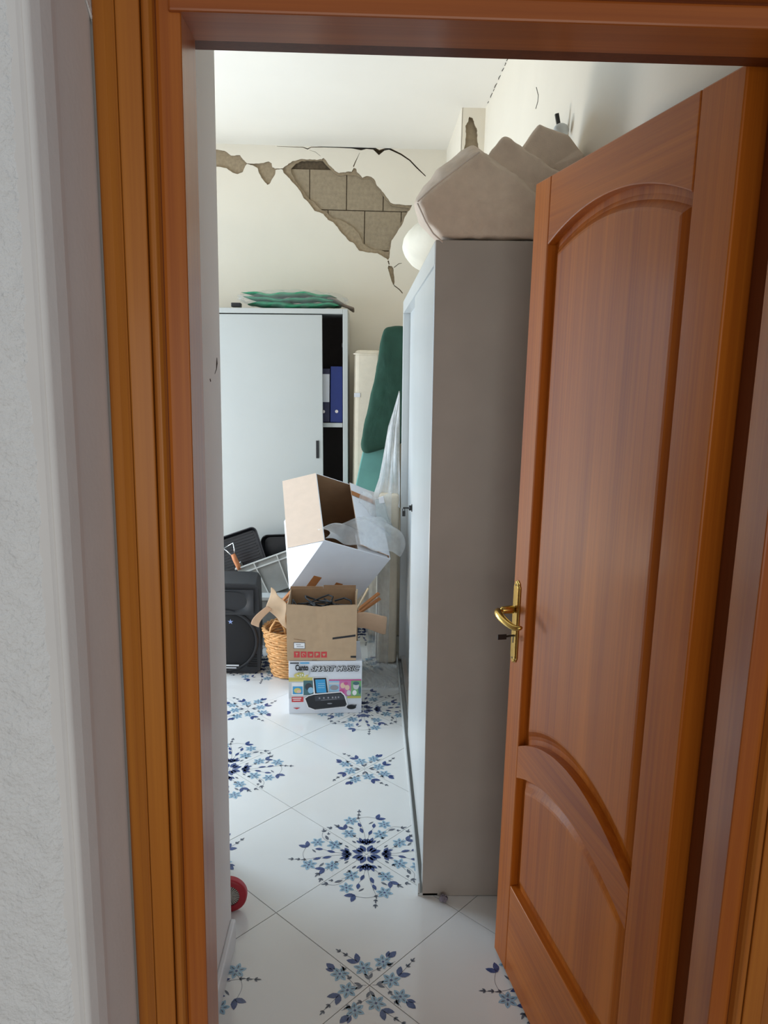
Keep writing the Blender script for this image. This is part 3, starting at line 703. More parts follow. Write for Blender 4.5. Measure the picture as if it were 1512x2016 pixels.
MB().box(0, .058, 0, .05, 0, .026).build('black_case', M_BLACK, bevel=.004).location = (-.845, 4.76, 2.0)
tag(bpy.data.objects['black_case'], 'small black case beside the bagged cloth on the office cabinet', 'case')

# ------------------------------------------------------------------ mattresses and films in the far corner
mt = thing('mattress', 'cream quilted mattress standing upright beside the office cabinet', 'mattress', (-.008, 4.86, 0))
mb = MB(); mb.box(-.085, .085, -.15, .16, .02, 1.76); o = mb.build('body', M_MATT, mt, .03, seg=4); 
MB().box(-.082, -.045, -.1525, -.1495, 1.475, 1.50).build('care_label', M_PAPER, mt)
for zz in (1.735, .08):
    pts = [(x, y, zz) for x, y in ((-.087, -.152), (.087, -.152), (.087, .162), (-.087, .162))]
    MB().tube(dens(pts, 4), .004, 6, closed=True).build('piping', M_MATT, mt, smooth=True)
gm = thing('sheeted_mattress', 'mattress in a dark green sheet leaning behind the grey cabinet', 'mattress', (.15, 4.6, 0))
gp = [(752, 648), (747, 680), (738, 735), (727, 790), (714, 840), (708, 880), (712, 897), (735, 892), (760, 884), (800, 880), (830, 800), (842, 700), (842, 642), (790, 640), (762, 640)]
G0 = [rel(at(x, y, 4.45), (.15, 4.6, 0)) for x, y in gp]; G1 = [(x+.02, y+.17, z) for x, y, z in G0]
mb = MB(); Gm = [(p[0], p[1]-.02, p[2]) for p in G0]
def shr(R, k):
    c = sum((Vector(p) for p in R), Vector())/len(R); return [Vector(p).lerp(c, k) for p in R]
rg = [[q+Vector((0, -.02, 0)) for q in shr(G0, .9)], [q+Vector((0, -.02, 0)) for q in shr(G0, .4)], [q+Vector((0, -.014, 0)) for q in shr(G0, .08)], [Vector(p) for p in G0], [Vector(p) for p in G1], shr(G1, .9)]
for A, B in zip(rg[:-1], rg[1:]): mb.loft(A, B, 0, caps=False)
mb.add(rg[0], [tuple(range(len(gp)))]); mb.add(rg[-1], [tuple(range(len(gp)))])
soften(mb.build('green_sheet', M_GREEN, gm), 2, .012, .07)
tp = [(714, 888), (706, 925), (696, 975), (692, 1010), (730, 1060), (780, 1000), (780, 880), (740, 882)]
T0 = [rel(at(x, y, 4.50), (.15, 4.6, 0)) for x, y in tp]
mb = MB(); mb.loft(T0, [(x+.02, y+.16, z) for x, y, z in T0]); mb.build('teal_underside', M_TEAL, gm, .012, seg=3)
foot = MB(); foot.box(-.13, .12, -.09, .06, 0, .80); foot.build('lower_body', M_MATT, gm, .02)

# wrapped foam mattress at the end of the grey cabinet
fm = thing('wrapped_mattress', 'cream foam mattress end in clear film beside the grey cabinet', 'mattress', (.12, 4.07, 0))
MB().box(-.055, .060, .0, .40, .0, .98).build('foam_body', M_MATT, fm, .02, seg=4)
MB().tube([(-.05, -.002, .96), (-.052, -.004, .5), (-.054, -.003, .03)], .004, 6).build('piping', M_BEIGE2, fm, smooth=True)
def hood(a, b):
    y = -.04
    # outline of the milky film: left edge bulges out towards the bottom
    zt, zb = 1.52, .90; z = zt+(zb-zt)*b
    ks = ((0, .048), (.3, -.008), (.58, -.035), (.75, -.055), (.87, -.08), (1, -.10)); left = -.10
    for (b0, l0), (b1_, l1) in zip(ks[:-1], ks[1:]):
        if b0 <= b <= b1_: left = l0+(l1-l0)*(b-b0)/(b1_-b0)
    x = left+(.070-.0115*z-left)*a
    return (x, y+.20-.16*b+.05*(1-a)**2+.012*math.sin(a*14+b*3)+.008*math.sin(a*31-b*9), z+.012*math.sin(a*9))
o = MB().grid(hood, 30, 40).build('milky_film', M_MILK, fm, smooth=True)
def drape(a, b):
    z = .98-.97*b; left = -.16-.03*math.sin(b*5)+.03*b
    x = left+(.012-left)*a
    return (x, -.05-.03*b+.014*math.sin(a*11+b*2)+.004*math.sin(a*27+b*5), max(.004, z+.02*math.sin(a*8)))
o = MB().grid(drape, 44, 40).build('clear_film', M_CLEAR2, fm, smooth=True)
def puddle(a, b):
    x = -.20+.28*a; y = -.34+.27*b
    return (x+.02*math.sin(b*6), y+.02*math.sin(a*8), .006+.022*b*(1+math.sin(a*13+b*5))*.7+.01*math.sin(a*29+b*11)**2)
o = MB().grid(puddle, 36, 30).build('film_on_floor', M_CLEAR2, fm, smooth=True)
# clear plastic lid wedged beside the white carton
pc = thing('clear_plastic_tray', 'clear plastic tray wedged between the white carton and the mattress', 'tray', (.05, 4.12, .62))
q = [rel(at(x, y, 3.99), (.05, 4.12, .62)) for x, y in ((738, 985), (752, 984), (770, 1040), (764, 1068), (742, 1030))]
mb = MB(); mb.loft(q, [(x+.01, y+.05, z) for x, y, z in q]); mb.build('tray_body', M_GLASSY, pc, .004)
q = [rel(at(x, y, 3.98), (.05, 4.12, .62)) for x, y in ((745, 980), (755, 977), (757, 990), (747, 992))]
mb = MB(); mb.loft(q, [(x, y+.012, z) for x, y, z in q]); mb.build('white_corner', M_PAPER, pc, .002)

# ------------------------------------------------------------------ printed box at the front of the heap
PBX, PBY, PBW, PBH, PBD = -.186, 3.432, .352, .268, .27
pb = thing('printed_box', 'white printed carton picturing a black tablet printer, on the floor', 'box', (PBX, PBY, 0), (0, 0, .055))
MB().box(-PBW/2, PBW/2, 0, PBD, 0, PBH).build('carton', M_WCARD, pb, .002)
def U(u, v): return ((u-.5)*PBW, v*PBH)     # u right, v up on the front face
lay = [0]
def pr(name, pts, mat, parent=pb, y=None):
    lay[0] += 1; y = -.0006-.00012*lay[0] if y is None else y
    P = [U(*p) for p in pts]; mb = MB(); t = tessellate_polygon([[Vector((a, b, 0)) for a, b in P]])
    mb.add([(a, y, b) for a, b in P], [tuple(q) for q in t]); return mb.build(name, mat, parent)
def rc_(u0, v0, u1, v1): return [(u0, v0), (u1, v0), (u1, v1), (u0, v1)]
def ell(u, v, a, b, n=16): return [(u+a*math.cos(2*math.pi*k/n), v+b*math.sin(2*math.pi*k/n)) for k in range(n)]
pr('print', rc_(.0, .62, .36, .70), I_YELL)
pr('print', rc_(.0, .66, .34, .675), I_OLIVE)
pr('print', rc_(.0, .30, .30, .62), I_LG)
pr('print', rc_(.20, .36, .36, .64), I_TEAL); pr('print', ell(.27, .52, .05, .07), I_DG); pr('print', ell(.30, .45, .04, .06), I_SKY)
pr('print', rc_(.04, .36, .20, .60), I_WHITE); pr('print', rc_(.055, .38, .19, .53), I_CYAN); pr('print', ell(.12, .45, .05, .05), I_YELL); pr('print', ell(.14, .43, .03, .03), I_SKIN)
pr('print', rc_(.04, .23, .20, .33), I_RED); pr('print', rc_(.06, .26, .16, .275), I_WHITE); pr('print', rc_(.05, .295, .17, .31), I_WHITE)
pr('print', [(.06, .12), (.16, .12), (.11, .09)], I_RED)
pr('print', rc_(.55, .63, .99, .655), I_MAG)
pr('print', rc_(.55, .42, .70, .63), I_SKY); pr('print', ell(.62, .50, .06, .05), I_GREY); pr('print', rc_(.55, .56, .70, .60), I_LG)
pr('print', rc_(.69, .34, .86, .63), I_PINK)
for u, v, a, b, m_ in ((.74, .54, .035, .055, I_SKIN), (.80, .50, .032, .05, I_SKIN), (.78, .58, .03, .03, I_MAG), (.73, .43, .035, .05, I_MAG), (.82, .40, .03, .05, I_LG)): pr('print', ell(u, v, a, b), m_)
pr('print', rc_(.85, .34, .99, .63), I_GREEN)
for u, v, a, b, m_ in ((.92, .53, .040, .07, I_LG), (.92, .58, .045, .035, I_TEAL), (.90, .40, .03, .05, I_WHITE), (.97, .45, .02, .08, I_TEAL)): pr('print', ell(u, v, a, b), m_)
pr('print', rc_(.80, .295, .99, .335), I_OLIVE)
pr('print', [(.34, .36), (.325, .70), (.52, .705), (.545, .36)], I_WHITE); pr('print', [(.36, .38), (.335, .69), (.51, .695), (.54, .39)], I_BLACK)
pr('print', [(.38, .41), (.36, .66), (.495, .665), (.515, .41)], I_CYAN)
for v in (.50, .54, .58): pr('print', rc_(.40, v, .49, v+.012), I_SKY)
pr('print', [(.21, .30), (.26, .12), (.36, .07), (.79, .13), (.81, .18), (.77, .36), (.72, .43), (.34, .39), (.26, .36)], I_WHITE)
dev = pr('printer_picture', [(.225, .30), (.27, .135), (.36, .085), (.775, .14), (.795, .18), (.755, .35), (.71, .41), (.34, .37), (.27, .345)], I_BLACK)
pr('print', [(.355, .35), (.37, .10), (.765, .15), (.785, .18), (.75, .34), (.705, .395)], I_DG); pr('print', [(.36, .25), (.365, .11), (.76, .155), (.78, .19), (.765, .27)], I_BLACK)
for u in (.42, .48, .54, .60, .64, .68): pr('print', ell(u, .305+.06*(u-.42), .012, .018, 10), I_GREY)
pr('print', [(.44, .262), (.66, .285), (.66, .292), (.44, .269)], I_GREY); pr('print', ell(.56, .20, .035, .012), I_GREY)
pr('print', ell(.86, .13, .065, .045), I_BLACK); pr('print', [(.85, .15), (.93, .175), (.93, .15)], I_DG)
pr('print', rc_(.02, .968, .14, .992), I_DG); pr('print', rc_(.155, .968, .28, .992), I_CYAN)
pr('print', ell(.17, .745, .10, .055), I_YELL); pr('print', ell(.17, .745, .06, .03), I_WHITE); pr('print', ell(.235, .80, .045, .045), I_LG)
def TXT(u, v): return Matrix.Translation((U(u, v)[0], -.0006-.00012*(lay[0]+3), U(u, v)[1])) @ Matrix.Rotation(math.pi/2, 4, 'X')
text_mesh('brand_lettering', 'Canto', I_BLACK, pb, TXT(.09, .845), .040, .0018, width=.062)
text_mesh('title_lettering', 'SMART MUSIC', I_BLACK, pb, TXT(.295, .825), .034, .0028, .25, width=.238)
lay[0] += 6
text_mesh('title_lettering', 'SMART MUSIC', I_LG, pb, TXT(.297, .829), .033, .0002, .25, width=.234)
text_mesh('small_lettering', '50', I_OLIVE, pb, TXT(.12, .715), .034, .0006, width=.032)

# ------------------------------------------------------------------ brown open box on top of it
BX, BY, BZ, BW, BD, BH = -.205, 3.437, .270, .330, .255, .283
ob = thing('open_cardboard_box', 'opened brown cardboard box of cables stacked on the printed carton', 'box', (BX, BY, BZ), (0, 0, .035))
tk = .004
cf = MB()       # front wall with a bent crease
N_ = 14
def front(a, b, y):
    x = -BW/2-.004*b+(BW+.006*b)*a; dent = .016*math.exp(-((a-.42)/.07)**2)*b
    return (x, y-.008*b+dent, BH*b-(.012*math.exp(-((a-.44)/.12)**2)+.004*math.sin(a*3.1))*b)
cf.grid(lambda a, b: front(a, b, 0), N_, 6); cf.grid(lambda a, b: front(a, b, tk), N_, 6)
fw_ = cf.build('front_wall', M_CARD, ob, smooth=True)
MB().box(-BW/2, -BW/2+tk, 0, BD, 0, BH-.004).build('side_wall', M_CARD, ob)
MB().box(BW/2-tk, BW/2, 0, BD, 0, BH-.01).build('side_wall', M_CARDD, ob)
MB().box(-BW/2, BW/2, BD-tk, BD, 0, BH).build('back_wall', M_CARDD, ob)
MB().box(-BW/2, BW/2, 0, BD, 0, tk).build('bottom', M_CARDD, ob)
for a0, a1, h in ((0, .5, .005), (.505, 1, .012)):
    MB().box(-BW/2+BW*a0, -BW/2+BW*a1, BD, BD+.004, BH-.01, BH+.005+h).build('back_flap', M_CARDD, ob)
P0 = Vector((BW/2, .02, BH-.04)); o = MB().grid(lambda a, b: (BW/2+.150*a, .01+.05*a+.10*b-.02*b, BH-.045-.030*a-.115*b+.006*math.sin(a*5)-.02*a*b+.01*b), 8, 6).build('right_flap', M_CARDIN, ob); soften(o, 1, thick=.004)
def lflap(a, b):    # torn flap leaning up and out
    p = [Vector((-BW/2-.085, .10, BH+.055)), Vector((-BW/2-.004, .04, BH-.02)), Vector((-BW/2-.002, .05, BH-.15)), Vector((-BW/2-.105, .10, BH-.045))]
    t = p[0].lerp(p[1], a); u_ = p[3].lerp(p[2], a); q = t.lerp(u_, b); q.x += .006*math.sin(a*9+b*4); q.y += .012*math.sin(b*4+a*3); return q
soften(MB().grid(lflap, 8, 8).build('left_flap', M_CARD, ob), 1, thick=.004)
def torn(a, b):
    p = [Vector((-BW/2-.10, .08, BH-.035)), Vector((-BW/2-.075, .07, BH-.05)), Vector((-BW/2-.135, .05, BH-.135)), Vector((-BW/2-.175, .05, BH-.118))]
    q = p[0].lerp(p[1], a).lerp(p[3].lerp(p[2], a), b); q.y -= .025*math.sin(b*3); q.x -= .02*math.sin(b*3.1); return q
soften(MB().grid(torn, 6, 8).build('torn_strip', M_CARDIN, ob), 1, thick=.003)
def onfront(name, u0, v0, u1, v1, mat, par=None, dy=0, skew=0):
    mb = MB(); mb.grid(lambda a, b: tuple(Vector(front(u0+(u1-u0)*a, v0+(v1-v0)*b+skew*a, 0))+Vector((0, -.0012-dy, 0))), 6, 2); return mb.build(name, mat, par or ob)
icon = []
for k in range(5):
    u0 = .100+k*.098; sq = onfront('red_icon', u0, .055, u0+.083, .165, I_RED)
    uc = u0+.0415
    def mk(name, pts): 
        mb = MB(); P = [Vector(front(uc+a*.083, .11+b*.11, 0))+Vector((0, -.0022, 0)) for a, b in pts]
        t = tessellate_polygon([P]); mb.add(P, [tuple(q) for q in t]); mb.build(name, M_CARD, sq)
    if k == 0: mk('glass_mark', [(-.25, .3), (.25, .3), (.05, 0), (.05, -.3), (-.05, -.3), (-.05, 0)])
    elif k == 1: mk('ring_mark', [(.3*math.cos(t), .3*math.sin(t)) for t in [i*math.pi/6 for i in range(0, 10)]]+[(.18*math.cos(t), .18*math.sin(t)) for t in [i*math.pi/6 for i in range(9, -1, -1)]])
    elif k == 2: mk('bowl_mark', [(-.32, .15), (.32, .15), (.2, -.22), (-.2, -.22), (-.1, -.05), (.1, -.05)])
    elif k == 3: mk('letter_mark', [(-.25, .3), (.1, .3), (.28, .1), (.1, -.1), (-.12, -.1), (-.12, -.3), (-.25, -.3)])
    else: mk('heart_mark', [(0, -.28), (.28, .08), (.15, .26), (0, .14), (-.15, .26), (-.28, .08)])
onfront('label_border', .098, .215, .262, .330, I_DG); lb = onfront('white_label', .104, .224, .256, .322, I_WHITE, dy=.0008); onfront('label_line', .14, .25, .24, .262, I_GREY, dy=.0016); onfront('label_line', .13, .285, .20, .297, I_GREY, dy=.0016)
onfront('printed_line', .10, .385, .27, .395, M_CARDD, skew=-.03)
onfront('black_stripe', .655, .385, .985, .420, I_BLACK, skew=.05); onfront('black_stripe', .92, .05, 1.0, .085, I_BLACK)
cb = MB()
for k in range(9):
    x0, y0 = random.uniform(-.12, .12), random.uniform(.06, .2); pts = []
    for t in range(14): pts.append((max(-.15, min(.15, x0+.07*math.sin(t*.7+k))), max(.02, min(.235, y0+.06*math.cos(t*.9+k*2))), .20+.012*k*.6+.012*math.sin(t*1.3+k)))
    cb.tube(pts, .0045, 6)
cbl = cb.build('cable_tangle', M_RUB, smooth=True); cbl.location = (BX, BY, BZ)
tag(cbl, 'tangle of black cables inside the open brown box', 'cables', kind='stuff')

# ------------------------------------------------------------------ big white carton, tipped on its corner
A = Vector((-.2097, 3.6614, .8092))
ea, eb, ec = Vector((.8673, .3737, -.3289)), Vector((-.4772, .4365, -.7627)), Vector((-.1415, .8185, .5568))
ea.normalize(); ec = (ec-ea*ec.dot(ea)).normalized(); eb = (eb-ea*eb.dot(ea)-ec*eb.dot(ec)).normalized()
la, lb_, lc = .387, .402, .501
wb = thing('white_carton', 'large white cardboard carton tipped over with its flap hanging open', 'box', A)
wb.matrix_world = Matrix(((ea.x, eb.x, ec.x, A.x), (ea.y, eb.y, ec.y, A.y), (ea.z, eb.z, ec.z, A.z), (0, 0, 0, 1)))
def plate2(name, a0, a1, b0, b1, c0, c1, outer, inner, face, parent=wb):
    mb = MB(); mb.box(a0, a1, b0, b1, c0, c1)
    o = mb.build(name, [outer, inner], parent)
    for p in o.data.polygons:
        n = p.normal
        if n.dot(Vector(face)) > .5: p.material_index = 1
    return o
t_ = .005
plate2('front_wall', 0, la, 0, lb_, 0, t_, M_WCARD, M_CARDIN, (0, 0, 1))
plate2('back_wall', 0, la, 0, lb_, lc-t_, lc, M_WCARD, M_CARDD, (0, 0, -1))
plate2('side_wall', 0, t_, 0, lb_, t_, lc-t_, M_WCARD, M_CARDIN, (1, 0, 0))
plate2('side_wall', la-t_, la, 0, lb_, t_, lc-t_, M_WCARD, M_CARDIN, (-1, 0, 0))
plate2('bottom', t_, la-t_, lb_-t_, lb_, t_, lc-t_, M_WCARD, M_CARDD, (0, -1, 0))
def hinged(name, org, direction, normal, length, c0, c1, m_out, m_in):
    d = Vector(direction).normalized(); n = Vector(normal).normalized()*.004
    mb = MB(); o_ = Vector(org); Q = [o_+Vector((0, 0, c0)), o_+d*length+Vector((0, 0, c0+.004)), o_+d*length+Vector((0, 0, c1-.004)), o_+Vector((0, 0, c1))]
    mb.add([q+n for q in Q], [(0, 1, 2, 3)], 1); mb.add(Q, [(0, 1, 2, 3)], 0)
    for i in range(4): j = (i+1) % 4; mb.add([Q[i], Q[j], Q[j]+n, Q[i]+n], [(0, 1, 2, 3)], 1)
    return mb.build(name, [m_out, m_in], wb)
th = math.radians(220); d_ = (math.cos(th), -math.sin(th), 0)
hinged('open_flap', (0, 0, 0), d_, (d_[1], -d_[0], 0), .186, 0, lc, M_CARDPINK, M_WCARD)
rf = hinged('half_closed_flap', (la, -.002, 0), (-1, -.10, 0), (-.1, 1, 0), .190, .02, lc-.01, M_WCARD, M_CARDIN)
def strip(name, a0, a1, b0, b1, c0, c1, parent): MB().box(a0, a1, b0, b1, c0, c1).build(name, M_TAPE, parent)
strip('tape', .19*la, .19*la+.045, .64*lb_, lb_, -.0012, 0, wb); strip('tape', .54*la, .54*la+.040, .66*lb_, lb_, -.0012, 0, wb)
mb = MB(); mb.add([(la-.003, -.0055, .385), (la-.19, -.0240, .385), (la-.19, -.0240, .42), (la-.003, -.0055, .42)], [(0, 1, 2, 3)]); mb.build('tape', M_TAPE, rf)
plate2('front_flap', .20, la-.01, .006, .012, .006, .12, M_WCARD, M_CARDIN, (0, 1, 0))
# bubble film spilling out of it
def spill(a, b):
    x = .0+.43*a; c_ = .004+b*(.05+.23*min(1, 1.6*a)-.05*a)
    edge = .012*math.sin(a*7+1)*b
    return (x-.03*b+.02*math.sin(b*7), -.012-.055*math.sin(math.pi*min(1, b*1.1))*(.5+.5*a)-.012*math.sin(a*17+b*6)-.03*a, c_+edge-.04*max(0, a-.85)*6*b)
o = MB().grid(spill, 40, 30).build('packing_film', M_CLEAR, smooth=True); o.matrix_world = wb.matrix_world.copy()
tag(o, 'crumpled sheet of clear packing film spilling from the white carton', 'plastic film')
# plain carton that carries it, behind the stack
sb = thing('plain_carton', 'plain brown carton under the tipped white carton, behind the stacked boxes', 'box', (-.13, 3.86, 0))
MB().box(-.10, .09, -.13, .16, 0, .35).build('carton', M_CARDD, sb, .003)
MB().box(-.02, .02, -.131, .161, .3502, .3510).build('tape', M_TAPE, sb)

# loose wooden slats in the heap
def slat(label, p, q, r1, mat, rot=0):
    p, q = Vector(p), Vector(q); L_ = (q-p).length
    o = MB().box(-.5*L_, .5*L_, -r1, r1, -r1*.55, r1*.55).build('wooden_slat', mat, bevel=.001)
    o.location = (p+q)/2; o.rotation_euler = (q-p).to_track_quat('X', 'Z').to_euler()
    return tag(o, label, 'slat', 'wooden slats in the heap')
slat('upper orange wooden slat slanting right of the open brown box', at(706, 1200, 3.74), at(746, 1168, 3.80), .010, M_STICK)
slat('lower orange wooden slat slanting right of the open brown box', at(706, 1207, 3.765), at(748, 1178, 3.815), .010, M_STICK)
slat('pale thin stick standing at the right corner of the brown box', at(700, 1200, 3.71), at(703, 1160, 3.73), .004, M_PALESTICK)
slat('pale thicker stick leaning at the right corner of the brown box', at(703, 1199, 3.715), at(725, 1158, 3.75), .0055, M_PALESTICK)
slat('wooden slat end above the torn left flap of the brown box', at(556, 1184, 3.76), at(580, 1158, 3.79), .011, M_STICK)
slat('thin wooden slat end under the white carton corner', at(560, 1189, 3.75), at(586, 1166, 3.78), .006, M_STICK)

# ------------------------------------------------------------------ wicker basket
bk = thing('wicker_basket', 'tan wicker basket standing on the floor between speaker and boxes', 'basket', (-.402, 3.93, 0))
RB, RT, HB = .098, .148, .255
wv = MB(); rows = 17
for k in range(rows):
    z = .010+k*(HB-.02)/(rows-1); R = RB+(RT-RB)*(z/HB)**.9; n = 72
    wv.tube([((R+.0035*math.sin(12*2*math.pi*i/n+math.pi*(k % 2)))*math.cos(2*math.pi*i/n), (R+.0035*math.sin(12*2*math.pi*i/n+math.pi*(k % 2)))*math.sin(2*math.pi*i/n), z+.002*math.sin(3*2*math.pi*i/n+k)) for i in range(n)], .0072, 6, closed=True)
tag(wv.build('weave', M_WICK, bk, smooth=True), kind='stuff')
sk = MB()
for k in range(24):
    a = 2*math.pi*(k+.5)/24; sk.tube([((RB+(RT-RB)*t)*math.cos(a), (RB+(RT-RB)*t)*math.sin(a), .005+HB*t) for t in (0, .5, 1)], .004, 5)
tag(sk.build('stakes', M_WICK, bk, smooth=True), kind='stuff')
rm = MB()
for ph in (0, 2.1, 4.2):
    n = 96; rm.tube([((RT+.006*math.cos(9*2*math.pi*i/n+ph))*math.cos(2*math.pi*i/n), (RT+.006*math.cos(9*2*math.pi*i/n+ph))*math.sin(2*math.pi*i/n), HB+.004+.007*math.sin(9*2*math.pi*i/n+ph)) for i in range(n)], .006, 6, closed=True)
rm.build('braided_rim', M_WICK, bk, smooth=True)
MB().lathe([(.001, .006), (RB, .006), (RB, .014), (.001, .014)], 32, caps=False).build('base', M_WICK, bk)
for yy, x0 in ((-.105, -.06), (.09, .0)):
    MB().tube([(x0-.045+.0, yy, HB-.02), (x0-.035, yy-.01, HB+.04), (x0-.01, yy-.015, HB+.082), (x0+.02, yy-.012, HB+.075), (x0+.04, yy-.008, HB+.03), (x0+.045, yy, HB-.02)], .0055, 8).build('handle', M_WICK, bk, smooth=True)

# ------------------------------------------------------------------ loudspeaker
sp = thing('loudspeaker', 'black plastic loudspeaker with round grille standing behind the partition wall', 'loudspeaker', (-.752, 3.905, 0))
mb = MB(); hwid = .190
prof = [(-.150, 0), (-.186, .02), (-.190, .10), (-.187, .38), (-.182, .48), (-.165, .505), (-.12, .510)]
ring = prof+[(-x, z) for x, z in prof[::-1]]
mb.loft([(x, 0, z) for x, z in ring], [(x*.86, .26, .004+z*.985) for x, z in ring]); mb.build('cabinet', M_SPK, sp, .014, seg=3)
hr_ = MB()
def horn(a, b):
    x = -.155+.31*a; z = .340+.140*b; d = (1-(2*a-1)**2)*(1-(2*b-1)**2)
    return (x, -.0015+.0-.004*(1-d)+.09*max(0, d-.15)**1.4, z)
MB().grid(lambda a, b: (lambda p: (p[0], p[1]-.012, p[2]))(horn(a, b)), 28, 18).build('horn', M_SPK, sp, smooth=True)
MB().lathe([(.190, .0), (.190, .008), (.176, .014), (.172, .008)], 48, M=Matrix.Translation((0, -.0, .188)) @ Matrix.Rotation(math.pi/2, 4, 'X') @ Matrix.Scale(.93, 4), caps=False).build('grille_ring', M_SPK, sp, smooth=True)
gr = MB().lathe([(.001, .016), (.09, .014), (.150, .010), (.162, .004)], 48, M=Matrix.Translation((0, -.002, .188)) @ Matrix.Rotation(math.pi/2, 4, 'X'), caps=False).build('woofer_grille', M_GRILLE, sp, smooth=True)
em = MB()
for k in range(5):
    a = math.pi/2+k*2*math.pi/5; em.add([(.030+.0*k+.016*math.cos(a), -.0150, .300+.016*math.sin(a)), (.030+.006*math.cos(a+.5), -.0150, .300+.006*math.sin(a+.5)), (.030+.006*math.cos(a-.5), -.0150, .300+.006*math.sin(a-.5))], [(0, 1, 2)])
em.lathe([(.001, 0), (.007, 0)], 12, M=Matrix.Translation((.030, -.0152, .300)) @ Matrix.Rotation(math.pi/2, 4, 'X'), caps=False); em.build('emblem', ink('emblem', (150, 170, 220)), sp)
lbm = MB(); lbm.box(-.03, .072, -.0200, -.0175, .050, .058); lbm.box(-.03, .058, -.0200, -.0175, .037, .043); lbm.build('badge_line', I_LG, sp)
for sx in (-1, 1):
    pm = MB()
    for k in range(6): pm.box(sx*.115-.0 if sx > 0 else -.168, sx*.168 if sx > 0 else -.115, -.006, .0, .040+k*.013-.0, .045+k*.013)
    pm.build('port_slats', M_GRILLE, sp)

# ------------------------------------------------------------------ low crate, tilted grey bin, pans
lc_ = thing('low_plastic_crate', 'low grey plastic crate with pale rim on the floor behind the basket', 'crate', (-.62, 4.29, 0))
MB().box(-.28, .28, 0, .30, .012, .295).build('body', M_GBIN, lc_, .006)
MB().box(-.288, .288, -.008, .308, .295, .318).build('top_rim', M_GBINR, lc_, .004)
MB().box(-.286, .286, -.006, .306, 0, .014).build('bottom_rim', M_GBINR, lc_, .003)
gbn = thing('grey_bin', 'open grey plastic bin tilted among the pans by the office cabinet', 'bin', (-.53, 4.36, .405), (0, -math.radians(21), 0))
def tapering(z, grow=0): 
    k = .88+.12*(z/.22); return [(-.20*k-grow, -.0-grow+.02*(1-k)*5), (.20*k+grow, -.0-grow+.02*(1-k)*5), (.20*k+grow, .26*k+grow), (-.20*k-grow, .26*k+grow)]
mb = MB()
def ring3(z, g_): return [(x, y, z-.075) for x, y in tapering(z, g_)]
mb.loft(ring3(0, 0), ring3(.22, 0), 0, caps=False); mb.loft(ring3(.22, -.004), ring3(.006, -.004), 0, caps=False); mb.add(ring3(0, 0), [(0, 1, 2, 3)]); mb.add(ring3(.006, -.004), [(0, 1, 2, 3)])
mb.build('bin_wall', M_GBIN, gbn)
for z in (.214, .178):
    r_o, r_i = ring3(z, .008), ring3(z+.007, .008); q = MB(); q.loft(r_o, r_i, 0, caps=False); q.loft(r_i, ring3(z+.007, -.002), 0, caps=False); q.loft(r_o, ring3(z, -.002), 0, caps=False); q.build('rim', M_GBINR, gbn)
for x in (-.09, .055): 
    MB().loft([(x*.88-.003, .008, -.07), (x*.88+.003, .008, -.07), (x*.88+.003, .016, -.07), (x*.88-.003, .016, -.07)], [(x-.003, -.008, .14), (x+.003, -.008, .14), (x+.003, 0, .14), (x-.003, 0, .14)]).build('rib', M_GBINR, gbn)
gpn = thing('grill_pan', 'black ridged grill pan with folding wooden-grip handle propped in the grey bin', 'pan', (-.775, 4.50, .52), (math.radians(-12), -math.radians(20), 0))
def rrect(w_, h_, r, n=6):
    P = []
    for cx, cz, a0 in ((w_/2-r, h_/2-r, 0), (-w_/2+r, h_/2-r, 90), (-w_/2+r, -h_/2+r, 180), (w_/2-r, -h_/2+r, 270)):
        for k in range(n+1): a = math.radians(a0+90*k/n); P.append((cx+r*math.cos(a), cz+r*math.sin(a)))
    return P
def pan_body(w_, h_, r, depth=.035):
    mb = MB(); o_ = rrect(w_, h_, r); i_ = rrect(w_-.012, h_-.012, r-.006); b_ = rrect(w_-.04, h_-.04, r-.012)
    L3 = lambda R, y: [(x, y, z) for x, z in R]
    mb.loft(L3(o_, 0), L3(i_, 0), 0, caps=False); mb.loft(L3(i_, 0), L3(b_, depth-.004), 0, caps=False); mb.add(L3(b_, depth-.004), [tuple(range(len(b_)))])
    mb.loft(L3(o_, 0), L3(b_, depth), 0, caps=False); mb.add(L3(b_, depth), [tuple(range(len(b_)))]); return mb
pan_body(.30, .27, .035).build('pan_body', M_PAN, gpn)
for k in range(13):
    z = -.105+k*.0175; MB().box(-.115, .115, .024, .031, z-.003, z+.003).build('ridge', M_PAN, gpn, .001)
gh = [tuple(gpn.matrix_basis.inverted() @ at(x, y, 4.40)) for x, y in ((452, 1072), (461, 1069), (463, 1090), (456, 1094), (444, 1082))]
gpn_mat = Matrix.LocRotScale(Vector((-.775, 4.50, .52)), gpn.rotation_euler, None).inverted()
def gl(x, y, Y): return tuple(gpn_mat @ at(x, y, Y))
MB().tube([gl(440, 1080, 4.44), gl(452, 1073, 4.42), gl(459, 1069, 4.40), gl(461, 1080, 4.38), gl(462, 1090, 4.37)], .0035, 6).build('handle_wire', M_STEEL, gpn, smooth=True)
MB().tube([gl(440, 1080, 4.42), gl(448, 1086, 4.40), gl(455, 1093, 4.38)], .0035, 6).build('handle_wire', M_STEEL, gpn, smooth=True)
MB().tube([gl(458.5, 1091, 4.372), gl(463, 1102, 4.366), gl(468, 1112, 4.362), gl(471.5, 1121, 4.36)], [.0135, .0150, .0150, .0135], 10).build('wooden_grip', M_GRIP, gpn, smooth=True)
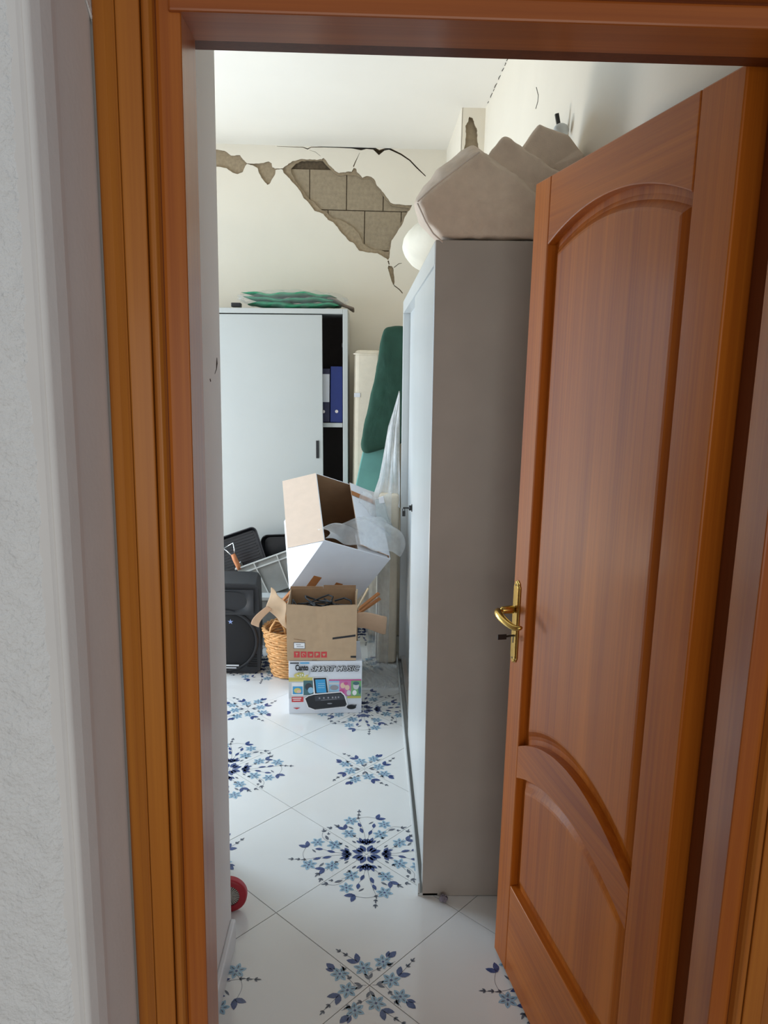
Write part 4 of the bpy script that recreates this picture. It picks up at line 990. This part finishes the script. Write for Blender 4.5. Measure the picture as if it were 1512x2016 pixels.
op = thing('baking_pan', 'black rounded roasting pan behind the grill pan and the white carton', 'pan', (-.515, 4.56, .535), (math.radians(-8), -math.radians(3), 0))
pan_body(.27, .20, .045, .05).build('pan_body', M_PAN, op)

# ------------------------------------------------------------------ red wheel behind the partition end, lint
wh = thing('red_wheel', 'red wheel with pale ribbed hub behind the partition wall end', 'wheel', (-.405, 2.075, .056))
RXm = Matrix.Rotation(math.pi/2, 4, 'X')
MB().lathe([(.034, -.012), (.052, -.014), (.056, -.008), (.056, .008), (.052, .014), (.034, .012)], 48, M=RXm, caps=False).build('tyre', M_RED, wh, smooth=True)
MB().lathe([(.001, .004), (.034, .004), (.034, -.004), (.001, -.004)], 40, M=RXm, caps=False).build('hub_disc', M_HUBD, wh)
for k in range(30):
    a = 2*math.pi*k/30; c, s_ = math.cos(a), math.sin(a)
    MB().add([(c*.010-s_*.0008, -.009, s_*.010+c*.0008), (c*.010+s_*.0008, -.009, s_*.010-c*.0008), (c*.0335+s_*.0019, -.009, s_*.0335-c*.0019), (c*.0335-s_*.0019, -.009, s_*.0335+c*.0019), (c*.010-s_*.0008, -.003, s_*.010+c*.0008), (c*.010+s_*.0008, -.003, s_*.010-c*.0008), (c*.0335+s_*.0019, -.003, s_*.0335-c*.0019), (c*.0335-s_*.0019, -.003, s_*.0335+c*.0019)],
             [(0, 1, 2, 3), (0, 4, 5, 1), (1, 5, 6, 2), (2, 6, 7, 3), (3, 7, 4, 0)]).build('hub_rib', M_HUB, wh)
MB().lathe([(.001, .012), (.010, .012), (.010, -.012), (.001, -.012)], 20, M=RXm, caps=False).build('axle_cap', M_HUB, wh)
ln = MB().grid(lambda a, b: ((.013+.003*math.sin(a*19+b*7))*math.cos(2*math.pi*a)*math.sin(math.pi*b), .012*math.sin(2*math.pi*a)*math.sin(math.pi*b), .010+.010*math.cos(math.pi*b)+.002*math.sin(a*30)), 24, 12).build('lint_ball', M_LINT, smooth=True)
ln.location = (.263, 2.116, .001); soften(ln, 1, .008, .006); tag(ln, 'small grey ball of lint at the foot of the grey cabinet', 'lint')
